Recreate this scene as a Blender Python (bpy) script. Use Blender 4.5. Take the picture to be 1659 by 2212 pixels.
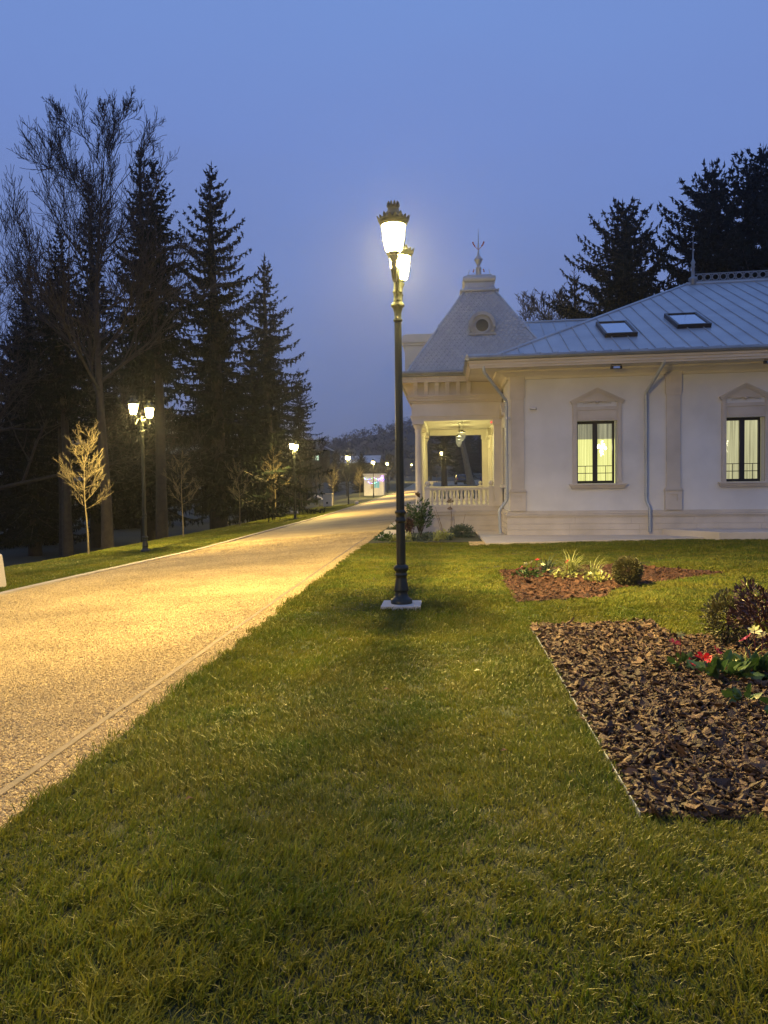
import bpy, math, random
import numpy as np
from mathutils import Vector, Matrix, Euler

for o in list(bpy.data.objects): bpy.data.objects.remove(o)
sc = bpy.context.scene
R = math.radians
# ------------------------------------------------------------------ camera, world, exposure
cam_d = bpy.data.cameras.new("camera"); cam = bpy.data.objects.new("camera", cam_d)
sc.collection.objects.link(cam); sc.camera = cam
cam.matrix_world = Matrix.Translation((0, 0, 1.5)) @ (Matrix.Rotation(R(4.64), 4, 'Z') @ Matrix.Rotation(R(90 - 2.2), 4, 'X') @ Matrix.Rotation(R(-.8), 4, 'Z'))
cam_d.sensor_fit = 'HORIZONTAL'; cam_d.sensor_width = 36; cam_d.lens = 36 * 1650 / 1659
cam_d.clip_end = 3000; cam_d.clip_start = .05

w = bpy.data.worlds.new("World"); sc.world = w; w.use_nodes = True
nt = w.node_tree; bg = nt.nodes['Background']
tc = nt.nodes.new('ShaderNodeTexCoord'); sep = nt.nodes.new('ShaderNodeSeparateXYZ'); nt.links.new(tc.outputs['Generated'], sep.inputs[0])
nz = nt.nodes.new('ShaderNodeTexNoise'); nz.inputs['Scale'].default_value = 2.2; nz.inputs['Detail'].default_value = 5
mp = nt.nodes.new('ShaderNodeMapping'); mp.inputs['Scale'].default_value = (1, 1, 2.5); nt.links.new(tc.outputs['Generated'], mp.inputs[0]); nt.links.new(mp.outputs[0], nz.inputs[0])
ma = nt.nodes.new('ShaderNodeMath'); ma.operation = 'MULTIPLY_ADD'; nt.links.new(nz.outputs[0], ma.inputs[0]); ma.inputs[1].default_value = .30; nt.links.new(sep.outputs[2], ma.inputs[2])
ramp = nt.nodes.new('ShaderNodeValToRGB'); nt.links.new(ma.outputs[0], ramp.inputs[0])
cr = ramp.color_ramp
cr.elements[0].position = .13; cr.elements[0].color = (.125, .152, .265, 1)
cr.elements[1].position = .76; cr.elements[1].color = (.165, .278, .62, 1)
for p, c in ((.24, (.14, .188, .37, 1)), (.38, (.160, .225, .47, 1)), (.54, (.162, .250, .57, 1))):
    e = cr.elements.new(p); e.color = c
nt.links.new(ramp.outputs[0], bg.inputs[0]); bg.inputs[1].default_value = 1.07
sc.view_settings.view_transform = 'Standard'; sc.view_settings.look = 'None'
sc.view_settings.exposure = 0; sc.view_settings.gamma = 1
sc.cycles.use_denoising = True
sc.cycles.use_light_tree = True
sc.cycles.max_bounces = 6; sc.cycles.diffuse_bounces = 3; sc.cycles.transparent_max_bounces = 12
sc.cycles.sample_clamp_indirect = 4
LAMP_W = 5000; LAMP_COL = (1, .71, .21)

# ------------------------------------------------------------------ helpers
C = sc.collection
def link(o, parent=None):
    C.objects.link(o)
    if parent: o.parent = parent
    return o
def tag(o, label=None, cat=None, group=None, kind=None):
    if label: o['label'] = label
    if cat: o['category'] = cat
    if group: o['group'] = group
    if kind: o['kind'] = kind
    return o
def empty(name, loc, label, cat, group=None, rz=0):
    o = bpy.data.objects.new(name, None); o.location = loc; o.rotation_euler = (0, 0, rz); o.empty_display_size = .1
    return tag(link(o), label, cat, group)
def copy_tree(o, parent=None):
    c = o.copy(); C.objects.link(c)
    if parent: c.parent = parent
    for ch in [x for x in bpy.data.objects if x.parent == o]: copy_tree(ch, c)
    return c
class MB:
    def __init__(s): s.v = []; s.f = []; s.sm = []
    def add(s, vs, fs, smooth=False):
        b = len(s.v); s.v += [tuple(p) for p in vs]; s.f += [tuple(i + b for i in f) for f in fs]; s.sm += [smooth] * len(fs); return s
    def box(s, x0, x1, y0, y1, z0, z1, M=None):
        vs = [(x, y, z) for z in (z0, z1) for x, y in ((x0, y0), (x1, y0), (x1, y1), (x0, y1))]
        if M is not None: vs = [tuple(M @ Vector(p)) for p in vs]
        return s.add(vs, [(3, 2, 1, 0), (4, 5, 6, 7), (0, 1, 5, 4), (1, 2, 6, 5), (2, 3, 7, 6), (3, 0, 4, 7)])
    def quad(s, a, b, c, d): return s.add([a, b, c, d], [(0, 1, 2, 3)])
    def lathe(s, prof, n=16, c=(0, 0, 0), M=None, smooth=True, flute=0, ang0=0):
        vs = []; fs = []
        for r, z in prof:
            for k in range(n):
                a = 2 * math.pi * k / n + ang0; rr = r * (1 - flute * (k % 2))
                vs.append((c[0] + rr * math.cos(a), c[1] + rr * math.sin(a), c[2] + z))
        m = len(prof)
        for i in range(m - 1):
            for k in range(n):
                fs.append((i * n + k, i * n + (k + 1) % n, (i + 1) * n + (k + 1) % n, (i + 1) * n + k))
        if M is not None: vs = [tuple(M @ Vector(p)) for p in vs]
        s.add(vs, fs, smooth)
        s.add(vs[:n], [tuple(range(n))[::-1]]); s.add(vs[-n:], [tuple(range(n))])
        return s
    def tube(s, pts, rad, n=8, smooth=True, cap=True):
        pts = [Vector(p) for p in pts]; m = len(pts)
        if not hasattr(rad, '__len__'): rad = [rad] * m
        vs = []; up = Vector((0, 0, 1))
        t0 = (pts[1] - pts[0]).normalized()
        u = t0.cross(up if abs(t0.z) < .9 else Vector((1, 0, 0))).normalized()
        for i in range(m):
            t = (pts[min(i + 1, m - 1)] - pts[max(i - 1, 0)])
            t = t.normalized() if t.length > 1e-9 else t0
            u = (u - t * u.dot(t)); u = u.normalized() if u.length > 1e-6 else t.orthogonal().normalized()
            b = t.cross(u)
            for k in range(n):
                a = 2 * math.pi * k / n; vs.append(pts[i] + (u * math.cos(a) + b * math.sin(a)) * rad[i])
        fs = [(i * n + k, i * n + (k + 1) % n, (i + 1) * n + (k + 1) % n, (i + 1) * n + k) for i in range(m - 1) for k in range(n)]
        s.add(vs, fs, smooth)
        if cap and n > 2: s.add(vs[:n], [tuple(range(n))[::-1]]); s.add(vs[-n:], [tuple(range(n))])
        return s
    def prism(s, poly, y0, y1, axis='y'):
        """poly: (x,z) pairs extruded along y, or (x,y) pairs extruded along z, or (y,z) along x"""
        n = len(poly)
        if axis == 'y': A = [(p[0], y0, p[1]) for p in poly] + [(p[0], y1, p[1]) for p in poly]
        elif axis == 'z': A = [(p[0], p[1], y0) for p in poly] + [(p[0], p[1], y1) for p in poly]
        else: A = [(y0, p[0], p[1]) for p in poly] + [(y1, p[0], p[1]) for p in poly]
        return s.add(A, [tuple(range(n)), tuple(range(2 * n - 1, n - 1, -1))] + [(i, i + n, (i + 1) % n + n, (i + 1) % n) for i in range(n)])
    def build(s, name, mat, parent=None, T=None, bevel=0, label=None):
        me = bpy.data.meshes.new(name)
        v = s.v
        if T: v = [T(*p) for p in v]
        if parent is not None and parent.get('_origin'):
            o3 = parent['_origin']; v = [(p[0] - o3[0], p[1] - o3[1], p[2] - o3[2]) for p in v]
        me.from_pydata(v, [], s.f); me.polygons.foreach_set('use_smooth', s.sm)
        me.materials.append(mat); me.update()
        o = bpy.data.objects.new(name, me); link(o, parent)
        if parent is not None and parent.get('_origin'): o['_origin'] = list(parent['_origin'])
        if bevel:
            m = o.modifiers.new('b', 'BEVEL'); m.width = bevel; m.segments = 2; m.limit_method = 'ANGLE'
        if label: o['label'] = label
        return o
def np_mesh(name, verts, faces_flat, loop_tot, mat, parent=None, smooth=False):
    me = bpy.data.meshes.new(name)
    me.vertices.add(len(verts)); me.vertices.foreach_set('co', np.ascontiguousarray(verts, dtype=np.float32).ravel())
    me.loops.add(len(faces_flat)); me.loops.foreach_set('vertex_index', np.ascontiguousarray(faces_flat, dtype=np.int32))
    n = len(loop_tot); me.polygons.add(n)
    st = np.concatenate([[0], np.cumsum(loop_tot)[:-1]]).astype(np.int32)
    me.polygons.foreach_set('loop_start', st); me.polygons.foreach_set('loop_total', np.asarray(loop_tot, dtype=np.int32))
    me.polygons.foreach_set('use_smooth', np.full(n, smooth)); me.update(calc_edges=True)
    me.materials.append(mat)
    o = bpy.data.objects.new(name, me); return link(o, parent)
def rep_mesh(name, V, F, mat, parent=None, smooth=False):
    """V: (N,k,3) verts of N copies, F: list of index tuples inside one copy"""
    N, k, _ = V.shape
    flat = np.concatenate([np.array(f) for f in F]); tot = np.array([len(f) for f in F])
    idx = (flat[None, :] + (np.arange(N) * k)[:, None]).ravel()
    return np_mesh(name, V.reshape(-1, 3), idx, np.tile(tot, N), mat, parent, smooth)

def mat(name, col, rough=.6, col2=None, nscale=4., bump=0, bscale=60., metal=0., spec=.5, island=0., detail=4., coat=0, voro=0, trans=0., cmix=(.35, .65), low=0., lows=.6):
    m = bpy.data.materials.new(name); m.use_nodes = True; t = m.node_tree; p = t.nodes['Principled BSDF']
    p.inputs['Roughness'].default_value = rough; p.inputs['Metallic'].default_value = metal
    p.inputs['Specular IOR Level'].default_value = spec; p.inputs['Coat Weight'].default_value = coat
    c = t.nodes.new('ShaderNodeTexCoord')
    src = None
    if col2:
        n = t.nodes.new('ShaderNodeTexNoise'); n.inputs['Scale'].default_value = nscale; n.inputs['Detail'].default_value = detail
        t.links.new(c.outputs['Object'], n.inputs[0])
        mr = t.nodes.new('ShaderNodeMapRange'); mr.inputs[1].default_value = cmix[0]; mr.inputs[2].default_value = cmix[1]; t.links.new(n.outputs[0], mr.inputs[0])
        fac = mr.outputs[0]
        if island:
            g = t.nodes.new('ShaderNodeNewGeometry'); a = t.nodes.new('ShaderNodeMix'); a.data_type = 'FLOAT'
            a.inputs[0].default_value = island; t.links.new(mr.outputs[0], a.inputs[2]); t.links.new(g.outputs['Random Per Island'], a.inputs[3]); fac = a.outputs[0]
        mx = t.nodes.new('ShaderNodeMix'); mx.data_type = 'RGBA'; t.links.new(fac, mx.inputs[0])
        mx.inputs[6].default_value = (*col, 1); mx.inputs[7].default_value = (*col2, 1); src = mx.outputs[2]
        if low:
            n3 = t.nodes.new('ShaderNodeTexNoise'); n3.inputs['Scale'].default_value = lows; n3.inputs['Detail'].default_value = 5; n3.inputs['Roughness'].default_value = .6
            t.links.new(c.outputs['Object'], n3.inputs[0]); m3 = t.nodes.new('ShaderNodeMapRange'); m3.inputs[1].default_value = .3; m3.inputs[2].default_value = .7; m3.inputs[3].default_value = 1 - low; m3.inputs[4].default_value = 1.08
            t.links.new(n3.outputs[0], m3.inputs[0]); vm = t.nodes.new('ShaderNodeVectorMath'); vm.operation = 'SCALE'; t.links.new(src, vm.inputs[0]); t.links.new(m3.outputs[0], vm.inputs['Scale']); src = vm.outputs[0]
        t.links.new(src, p.inputs['Base Color'])
    else: p.inputs['Base Color'].default_value = (*col, 1)
    if bump:
        if voro:
            n2 = t.nodes.new('ShaderNodeTexVoronoi'); n2.inputs['Scale'].default_value = bscale
        else:
            n2 = t.nodes.new('ShaderNodeTexNoise'); n2.inputs['Scale'].default_value = bscale; n2.inputs['Detail'].default_value = 6
        t.links.new(c.outputs['Object'], n2.inputs[0])
        b = t.nodes.new('ShaderNodeBump'); b.inputs['Strength'].default_value = bump; b.inputs['Distance'].default_value = .01
        t.links.new(n2.outputs[0], b.inputs['Height']); t.links.new(b.outputs[0], p.inputs['Normal'])
    if trans:
        tr = t.nodes.new('ShaderNodeBsdfTranslucent'); ms = t.nodes.new('ShaderNodeMixShader'); ms.inputs[0].default_value = trans
        if src: t.links.new(src, tr.inputs[0])
        else: tr.inputs[0].default_value = (*col, 1)
        t.links.new(p.outputs[0], ms.inputs[1]); t.links.new(tr.outputs[0], ms.inputs[2]); t.links.new(ms.outputs[0], t.nodes['Material Output'].inputs[0])
    return m
def emis(name, col, strength, transp=0.):
    m = bpy.data.materials.new(name); m.use_nodes = True; t = m.node_tree; t.nodes.remove(t.nodes['Principled BSDF'])
    e = t.nodes.new('ShaderNodeEmission'); e.inputs[0].default_value = (*col, 1); e.inputs[1].default_value = strength
    out = t.nodes['Material Output']
    if transp:
        tr = t.nodes.new('ShaderNodeBsdfTransparent'); ms = t.nodes.new('ShaderNodeMixShader'); ms.inputs[0].default_value = transp
        t.links.new(e.outputs[0], ms.inputs[1]); t.links.new(tr.outputs[0], ms.inputs[2]); t.links.new(ms.outputs[0], out.inputs[0])
    else: t.links.new(e.outputs[0], out.inputs[0])
    return m

M = {}
M['soil'] = mat('soil', (.05, .04, .025), .9, (.035, .05, .018), 3, .6, 40)
M['lawn_base'] = mat('lawn_base', (.02, .035, .006), .95, (.045, .045, .012), 2.5, 1.0, 90)
M['bed_soil'] = mat('bed_soil', (.018, .011, .007), .95, (.035, .02, .012), 20, .8, 60)
M['grass'] = mat('grass', (.056, .124, .006), .5, (.29, .245, .036), 1.7, island=.5, trans=.3, spec=.3, cmix=(.3, .8), low=.35, lows=1.3)
M['gravel'] = mat('gravel', (.47, .365, .20), .85, (.28, .215, .12), 45, 1.0, 75, voro=1, detail=8, low=.3, lows=.8)
M['stones'] = mat('stones', (.33, .25, .14), .8, (.66, .51, .27), 30, island=.55, spec=.3, low=.3, lows=.8)
M['kerb'] = mat('kerb', (.42, .36, .29), .85, (.33, .28, .22), 5, .3, 60)
M['bark'] = mat('bark', (.013, .007, .005), .65, (.165, .090, .047), 25, .8, 120, island=.75, spec=.45, cmix=(.3, .8))
M['iron'] = mat('iron', (.010, .014, .010), .42, (.017, .021, .014), 6, .1, 80, spec=.4, coat=.08)
M['stone'] = mat('stone', (.60, .54, .475), .8, (.53, .475, .41), 1.6, .12, 70, low=.14, lows=1.2)
M['stone_trim'] = mat('stone_trim', (.60, .53, .44), .75, (.53, .46, .37), 1.2, .1, 80)
M['white_stone'] = mat('white_stone', (.68, .62, .53), .7, (.60, .54, .46), 1.5, .1, 60)
M['plaster'] = mat('plaster', (.68, .665, .66), .85, (.64, .625, .615), 1.1, .25, 130, low=.10, lows=.9)
M['soffit'] = mat('soffit', (.68, .62, .52), .8, (.62, .56, .46), 1.1, .1, 60)
M['zinc'] = mat('zinc', (.33, .355, .39), .42, (.40, .43, .46), 1.3, .08, 10, metal=.35)
M['zinc_dark'] = mat('zinc_dark', (.20, .215, .235), .45, (.26, .275, .29), 2, .05, 30, metal=.5)
M['tile_grey'] = mat('tile_grey', (.30, .31, .33), .6, (.38, .39, .40), 2, .1, 40, island=.5)
M['dark_frame'] = mat('dark_frame', (.018, .014, .012), .4)
M['rust'] = mat('rust', (.30, .05, .02), .6, (.45, .12, .06), 30)
M['bark_tree'] = mat('bark_tree', (.016, .012, .009), .9, (.032, .024, .018), 6, .8, 30)
M['bark_young'] = mat('bark_young', (.11, .09, .05), .8, (.19, .155, .09), 8, .3, 60)
M['needles'] = mat('needles', (.004, .008, .005), .9, (.008, .014, .008), 2, island=.4, spec=.12)
M['hill'] = mat('hill', (.014, .016, .014), 1, (.022, .021, .018), .05)
M['park'] = mat('park', (.03, .038, .018), .95, (.045, .047, .026), .4, .6, 20)
M['white_paint'] = mat('white_paint', (.56, .56, .60), .6, (.64, .64, .66), 2)
M['leaf'] = mat('leaf', (.03, .07, .018), .35, (.06, .12, .03), 8, island=.5, trans=.15)
M['leaf_box'] = mat('leaf_box', (.045, .055, .02), .5, (.09, .075, .03), 8, island=.6, trans=.15)
M['leaf_purple'] = mat('leaf_purple', (.035, .012, .014), .4, (.075, .035, .03), 10, island=.6)
M['leaf_lime'] = mat('leaf_lime', (.22, .26, .06), .5, (.42, .42, .16), 10, island=.7, trans=.3)
M['leaf_grey'] = mat('leaf_grey', (.04, .07, .05), .6, (.07, .10, .07), 8, island=.6)
M['stem_red'] = mat('stem_red', (.14, .025, .02), .5, (.08, .02, .015), 10)
M['flower_red'] = mat('flower_red', (.55, .015, .02), .5, (.4, .01, .05), 20, trans=.2)
M['flower_pink'] = mat('flower_pink', (.45, .06, .16), .5, (.3, .03, .12), 20, trans=.2)
M['flower_cream'] = mat('flower_cream', (.6, .58, .3), .5, (.7, .68, .45), 20, trans=.2)
M['dry'] = mat('dry', (.22, .13, .05), .8, (.12, .06, .03), 20, island=.5)
M['glow'] = emis('glow', (1, .80, .36), 38, .55)
M['skyglass'] = mat('skyglass', (.5, .55, .62), .08, metal=.9)
M['car_paint'] = mat('car_paint', (.012, .013, .015), .25, coat=.8)
M['rubber'] = mat('rubber', (.01, .01, .01), .8)
M['blue_bin'] = mat('blue_bin', (.01, .02, .10), .5)

# ------------------------------------------------------------------ terrain
XS = np.array([-400, -60, -17, -13.2, -11.2, -8.6, -7.1, -1.97, .5, 30, 400.])
YS = np.array([-40, 0, 12, 22, 43, 68, 92, 110, 140, 187, 300, 500, 700.])
ZT = np.array([  # rows: y, cols: x
 [-2.2, -2.0, -1.7, -.7, -.32, -.2, -.12, 0, 0, .0, .0],
 [-2.2, -2.0, -1.75, -.75, -.35, -.22, -.13, 0, 0, .0, .0],
 [-2.3, -2.1, -1.8, -.95, -.45, -.28, -.22, 0, 0, .02, .0],
 [-2.4, -2.2, -1.9, -1.1, -.58, -.45, -.37, 0, 0, .02, .0],
 [-2.4, -2.2, -2.0, -1.2, -.68, -.54, -.39, 0, 0.02, .1, .1],
 [-2.2, -2.0, -1.7, -1.0, -.55, -.40, -.28, .12, .45, .5, .6],
 [-1.6, -1.6, -1.2, -.6, -.3, -.24, -.1, .3, .85, .95, 1.],
 [-.6, -.8, -.5, -.1, .0, .0, .05, .4, .9, 1.1, 1.4],
 [2, 1, .6, .6, .6, .6, .6, .8, 1.0, 1.5, 3.],
 [8, 3, 2, 1.7, 1.65, 1.6, 1.6, 1.6, 1.6, 3, 6],
 [10, 7, 5, 4.5, 4.4, 4.2, 4, 4, 4.4, 8, 14],
 [14, 12, 12, 12, 12, 12, 12, 12, 12, 14, 18],
 [14, 14, 14, 14, 14, 14, 14, 14, 14, 14, 14]])
def GZ(x, y):
    x = np.asarray(x, float); y = np.asarray(y, float)
    i = np.clip(np.searchsorted(XS, x) - 1, 0, len(XS) - 2); j = np.clip(np.searchsorted(YS, y) - 1, 0, len(YS) - 2)
    u = np.clip((x - XS[i]) / (XS[i + 1] - XS[i]), 0, 1); v = np.clip((y - YS[j]) / (YS[j + 1] - YS[j]), 0, 1)
    v = v * v * (3 - 2 * v) * .35 + v * .65
    return (ZT[j, i] * (1 - u) + ZT[j, i + 1] * u) * (1 - v) + (ZT[j + 1, i] * (1 - u) + ZT[j + 1, i + 1] * u) * v
def gz(x, y): return float(GZ(x, y))
def sheet(name, xs, ys, dz, m, kind='structure', T=None):
    xs = np.array(xs, float); ys = np.array(ys, float)
    X, Y = np.meshgrid(xs, ys); Z = GZ(X, Y) + dz
    nx, ny = len(xs), len(ys)
    V = np.stack([X, Y, Z], -1).reshape(-1, 3)
    a = (np.arange(ny - 1)[:, None] * nx + np.arange(nx - 1)[None, :]).ravel()
    F = np.stack([a, a + 1, a + 1 + nx, a + nx], 1)
    o = np_mesh(name, V, F.ravel(), np.full(len(F), 4), m, smooth=True)
    o['kind'] = kind; return o
def seg(a, b, n): return list(np.linspace(a, b, n, endpoint=False))
gxs = seg(-400, -60, 12) + seg(-60, -17, 14) + seg(-17, -7.1, 24) + seg(-7.1, .5, 12) + seg(.5, 30, 20) + seg(30, 400, 13) + [400]
gys = seg(-40, 0, 8) + seg(0, 110, 110) + seg(110, 187, 24) + seg(187, 500, 24) + seg(500, 700, 8) + [700]
ground = sheet('ground', gxs, gys, -.03, M['park'])
rys = seg(-12, 60, 72) + seg(60, 200, 50) + [200]
sheet('road', [-7.1, -6, -5, -4, -3, -2.3, -1.97], rys, -.012, M['gravel'])
# gravel yard crossing behind the house, where the road bends to the right
sheet('gravel_yard', list(np.linspace(-1.97, 32, 14)), list(np.linspace(118, 185, 16)), .0, M['gravel'])
sheet('lawn', seg(-1.97, 30, 40) + [30], seg(-6, 20.2, 40) + [20.2], -.008, M['lawn_base'])
sheet('left_lawn', [-13.2, -12.2, -11.2, -9.9, -8.6, -7.8, -7.22], rys, -.006, M['lawn_base'])
# far hill with its wood
hx = np.linspace(-420, 420, 70); hy = np.linspace(240, 640, 26)
HX, HY = np.meshgrid(hx, hy)
rs = np.random.RandomState(3)
prof = 24 + 12 * np.exp(-((HX - 10) / 75.) ** 2) + 16 * np.exp(-((HX - 150) / 90.) ** 2) + 14 * np.exp(-((HX + 260) / 110.) ** 2) - 9 * np.exp(-((HX + 75) / 45.) ** 2) + 1.5 * np.sin(HX / 17.) + .8 * np.sin(HX / 6.1 + HY / 20)
HZ = -4 + (prof + 6) * np.clip((HY - 240) / 190., 0, 1) ** .8
V = np.stack([HX, HY, HZ], -1).reshape(-1, 3); nx = len(hx)
a = (np.arange(len(hy) - 1)[:, None] * nx + np.arange(nx - 1)[None, :]).ravel()
F = np.stack([a, a + 1, a + 1 + nx, a + nx], 1)
hill = np_mesh('hill', V, F.ravel(), np.full(len(F), 4), M['hill'], smooth=True); hill['kind'] = 'structure'
def hill_z(x, y):
    p = 24 + 12 * np.exp(-((x - 10) / 75.) ** 2) + 16 * np.exp(-((x - 150) / 90.) ** 2) + 14 * np.exp(-((x + 260) / 110.) ** 2) - 9 * np.exp(-((x + 75) / 45.) ** 2) + 1.5 * np.sin(x / 17.) + .8 * np.sin(x / 6.1 + y / 20)
    return -4 + (p + 6) * np.clip((y - 240) / 190., 0, 1) ** .8
N = 9000
tx = rs.uniform(-400, 400, N); ty = rs.uniform(250, 600, N); tz = hill_z(tx, ty)
k = 14; hgt = rs.uniform(3, 6, N)
base = np.stack([tx, ty, tz], -1)[:, None, None, :]
ang = rs.uniform(0, 6.28, (N, k)); rad = rs.uniform(0, 2.6, (N, k)); hh = rs.uniform(.25, 1, (N, k)) * hgt[:, None]
rad = rad * np.sqrt(np.clip(1.1 - (hh / hgt[:, None] - .5) ** 2 * 3.2, .05, 1))
P = np.stack([rad * np.cos(ang), rad * np.sin(ang), hh], -1)[:, :, None, :] + rs.normal(0, .45, (N, k, 3, 3))
wd = rep_mesh('woodland', (base + P).reshape(N * k, 3, 3), [(0, 1, 2)], M['hill'])
tag(wd, 'bare dusk wood covering the far hill', 'woodland', kind='stuff')

# kerbs and border strip
b = MB()
for i in range(int(112 / 1.0)):
    y0 = -6 + i; y1 = y0 + .992
    z0, z1 = gz(-7.15, y0), gz(-7.15, y1)
    vs = []
    for y, z in ((y0, z0), (y1, z1)):
        vs += [(-7.22, y, z - .12), (-7.1, y, z - .12), (-7.1, y, z + .028), (-7.22, y, z + .034)]
    b.add(vs, [(0, 1, 2, 3), (7, 6, 5, 4), (1, 5, 6, 2), (2, 6, 7, 3), (3, 7, 4, 0)])
kb = b.build('kerb', M['kerb']); kb['kind'] = 'structure'
b = MB()
for i in range(27):
    y0 = -6 + i; y1 = y0 + .996; x = -2.22
    b.box(x - .021 + .004 * math.sin(i * 2.3), x + .021 + .004 * math.sin(i * 2.3), y0, y1, -.08, -.007)
kb = b.build('border_strip', mat('strip', (.27, .21, .14), .9, (.20, .16, .11), 6, .5, 60)); kb['kind'] = 'structure'

# ------------------------------------------------------------------ street lamps
def lamp(loc, label, block=False):
    t = empty('street_lamp', loc, label, 'street lamp', 'double headed street lamps along the drive')
    m = M['iron']
    z0 = .045 if block else 0
    if block: MB().box(-.235, .235, -.235, .235, -.1, .045).build('footing', M['stone'], t, bevel=.008)
    b = MB()
    b.lathe([(.129, 0), (.131, .05), (.105, .062), (.082, .09), (.076, .125), (.075, .14)], 24, (0, 0, z0))
    b.lathe([(.075, .14), (.092, .15), (.09, .17), (.078, .225), (.066, .306), (.064, .33), (.078, .338), (.078, .352), (.068, .36), (.068, .385), (.088, .4), (.094, .425), (.085, .45), (.062, .468)], 12, (0, 0, z0))
    b.build('base', m, t)
    b = MB()
    b.lathe([(.056, .46), (.054, .97)], 24, (0, 0, z0), flute=.09)
    b.lathe([(.052, .97), (.064, .985), (.065, 1.005), (.055, 1.02), (.052, 1.07), (.068, 1.085), (.07, 1.105), (.05, 1.125)], 16, (0, 0, z0))
    b.lathe([(.05, 1.12), (.042, 3.36)], 24, (0, 0, z0), flute=.08)
    b.lathe([(.042, 3.36), (.054, 3.37), (.054, 3.39), (.04, 3.40), (.043, 3.47), (.06, 3.525), (.082, 3.545), (.082, 3.56), (.06, 3.59), (.044, 3.6)], 20, (0, 0, z0))
    b.lathe([(.05, 3.6), (.052, 3.62), (.046, 3.63), (.05, 3.70), (.058, 3.705), (.058, 3.72), (.046, 3.73), (.044, 3.84), (.054, 3.85), (.03, 3.88), (.024, 3.94), (.036, 3.97), (.012, 4.01)], 16, (0, 0, z0))
    b.build('pole', m, t)
    for s in (1, -1):
        b = MB()
        path = [(0, s * y, z + z0) for y, z in ((.03, 3.80), (.1, 3.87), (.2, 3.91), (.3, 3.88), (.38, 3.80), (.45, 3.735), (.53, 3.715), (.585, 3.75), (.6, 3.81))]
        b.tube(path, [.026, .024, .022, .02, .02, .021, .024, .03, .03], 8)
        b.tube([(0, s * y, z + z0) for y, z in ((.04, 3.72), (.12, 3.74), (.17, 3.80), (.15, 3.85), (.11, 3.83))], [.014, .013, .012, .01, .006], 6)
        b.lathe([(.03, 3.80), (.038, 3.82), (.026, 3.84), (.03, 3.90), (.052, 3.95), (.056, 3.965), (.04, 3.975), (.03, 3.985)], 14, (0, s * .6, z0))
        b.build('arm', m, t)
        # lantern
        b = MB(); cc = (0, s * .6, z0)
        b.lathe([(.03, 3.98), (.05, 3.99), (.068, 4.0), (.03, 4.005)], 14, cc)
        for k in range(6):
            a = k * math.pi / 3
            ca, sa = math.cos(a), math.sin(a)
            b.tube([(r * ca, s * .6 + r * sa, z + z0) for r, z in ((.05, 3.995), (.085, 4.015), (.096, 4.035), (.136, 4.305))], .0055, 5)
        for k in range(24):
            a0 = k * math.pi / 12; a1 = a0 + math.pi / 12
            for r, z, q in ((.096, 4.035, .007), (.137, 4.30, .009)):
                b.tube([(r * math.cos(a), s * .6 + r * math.sin(a), z + z0) for a in (a0, a1)], q, 5)
        # cornice with leaf crest, dome roof, crown gallery
        b.lathe([(.132, 4.298), (.15, 4.305), (.158, 4.325), (.172, 4.345), (.168, 4.36), (.13, 4.375), (.115, 4.40), (.085, 4.435), (.066, 4.455), (.06, 4.49), (.07, 4.50), (.07, 4.507), (.02, 4.51)], 24, cc)
        for k in range(18):
            a = k * math.pi / 9; r = .168; hh_ = .04 if k % 3 else .062; ww = .02
            ca, sa = math.cos(a), math.sin(a)
            p = lambda rr, u, z: (rr * ca - u * sa, s * .6 + rr * sa + u * ca, z + z0)
            b.add([p(r, -ww, 4.345), p(r, ww, 4.345), p(r + .012, ww * .8, 4.345 + hh_ * .6), p(r + .02, 0, 4.345 + hh_), p(r + .012, -ww * .8, 4.345 + hh_ * .6),
                   p(r - .006, -ww, 4.345), p(r - .006, ww, 4.345), p(r + .006, ww * .8, 4.345 + hh_ * .6), p(r + .014, 0, 4.345 + hh_), p(r + .006, -ww * .8, 4.345 + hh_ * .6)],
                  [(0, 1, 2, 3, 4), (9, 8, 7, 6, 5), (1, 6, 7, 2), (2, 7, 8, 3), (3, 8, 9, 4), (4, 9, 5, 0)])
        for k in range(10):
            a = k * math.pi / 5
            b.lathe([(.013, 0), (.016, .02), (.01, .045), (.002, .062)], 6, (.058 * math.cos(a), s * .6 + .058 * math.sin(a), z0 + 4.495))
        la = b.build('lantern', m, t)
        MB().lathe([(.05, 3.998), (.08, 4.012), (.094, 4.035), (.134, 4.298)], 24, cc).build('glass', M['glow'], la)
        L = bpy.data.lights.new('bulb', 'SPOT'); L.energy = LAMP_W; L.color = LAMP_COL; L.shadow_soft_size = .025; L.spot_size = R(166); L.spot_blend = .6
        lo = bpy.data.objects.new('bulb', L); lo.location = (0, s * .6, z0 + 4.24); link(lo, la)
        L2 = bpy.data.lights.new('bulb_glow', 'POINT'); L2.energy = LAMP_W * .17; L2.color = LAMP_COL; L2.shadow_soft_size = .05
        lo = bpy.data.objects.new('bulb_glow', L2); lo.location = (0, s * .6, z0 + 4.16); link(lo, la)
    return t
lamp((-.545, 9.15, 0), 'black cast iron double lamp on a stone footing in the near lawn', True)
LX = -8.6
proto = lamp((-8.92, 22, gz(-8.92, 22) + .02), 'black double lamp across the drive beside the first lit young tree')
far = [(LX, -4.0, 'black double lamp on the left lawn behind the viewer'),
       (-8.62, 43.2, 'double lamp on the verge between two bare young trees, second in the left row'),
       (-8.7, 68, 'double lamp on the verge beyond the small stone bollard, third in the left row'),
       (-8.6, 91, 'double lamp standing right in front of the white kiosk'),
       (-8.3, 109, 'double lamp just behind the right side of the white kiosk'),
       (-8.2, 186, 'smallest lit lamp at the far end of the drive'),
       (-.45, 89, 'double lamp seen through the veranda opening beside the leaning trunk')]
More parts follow.
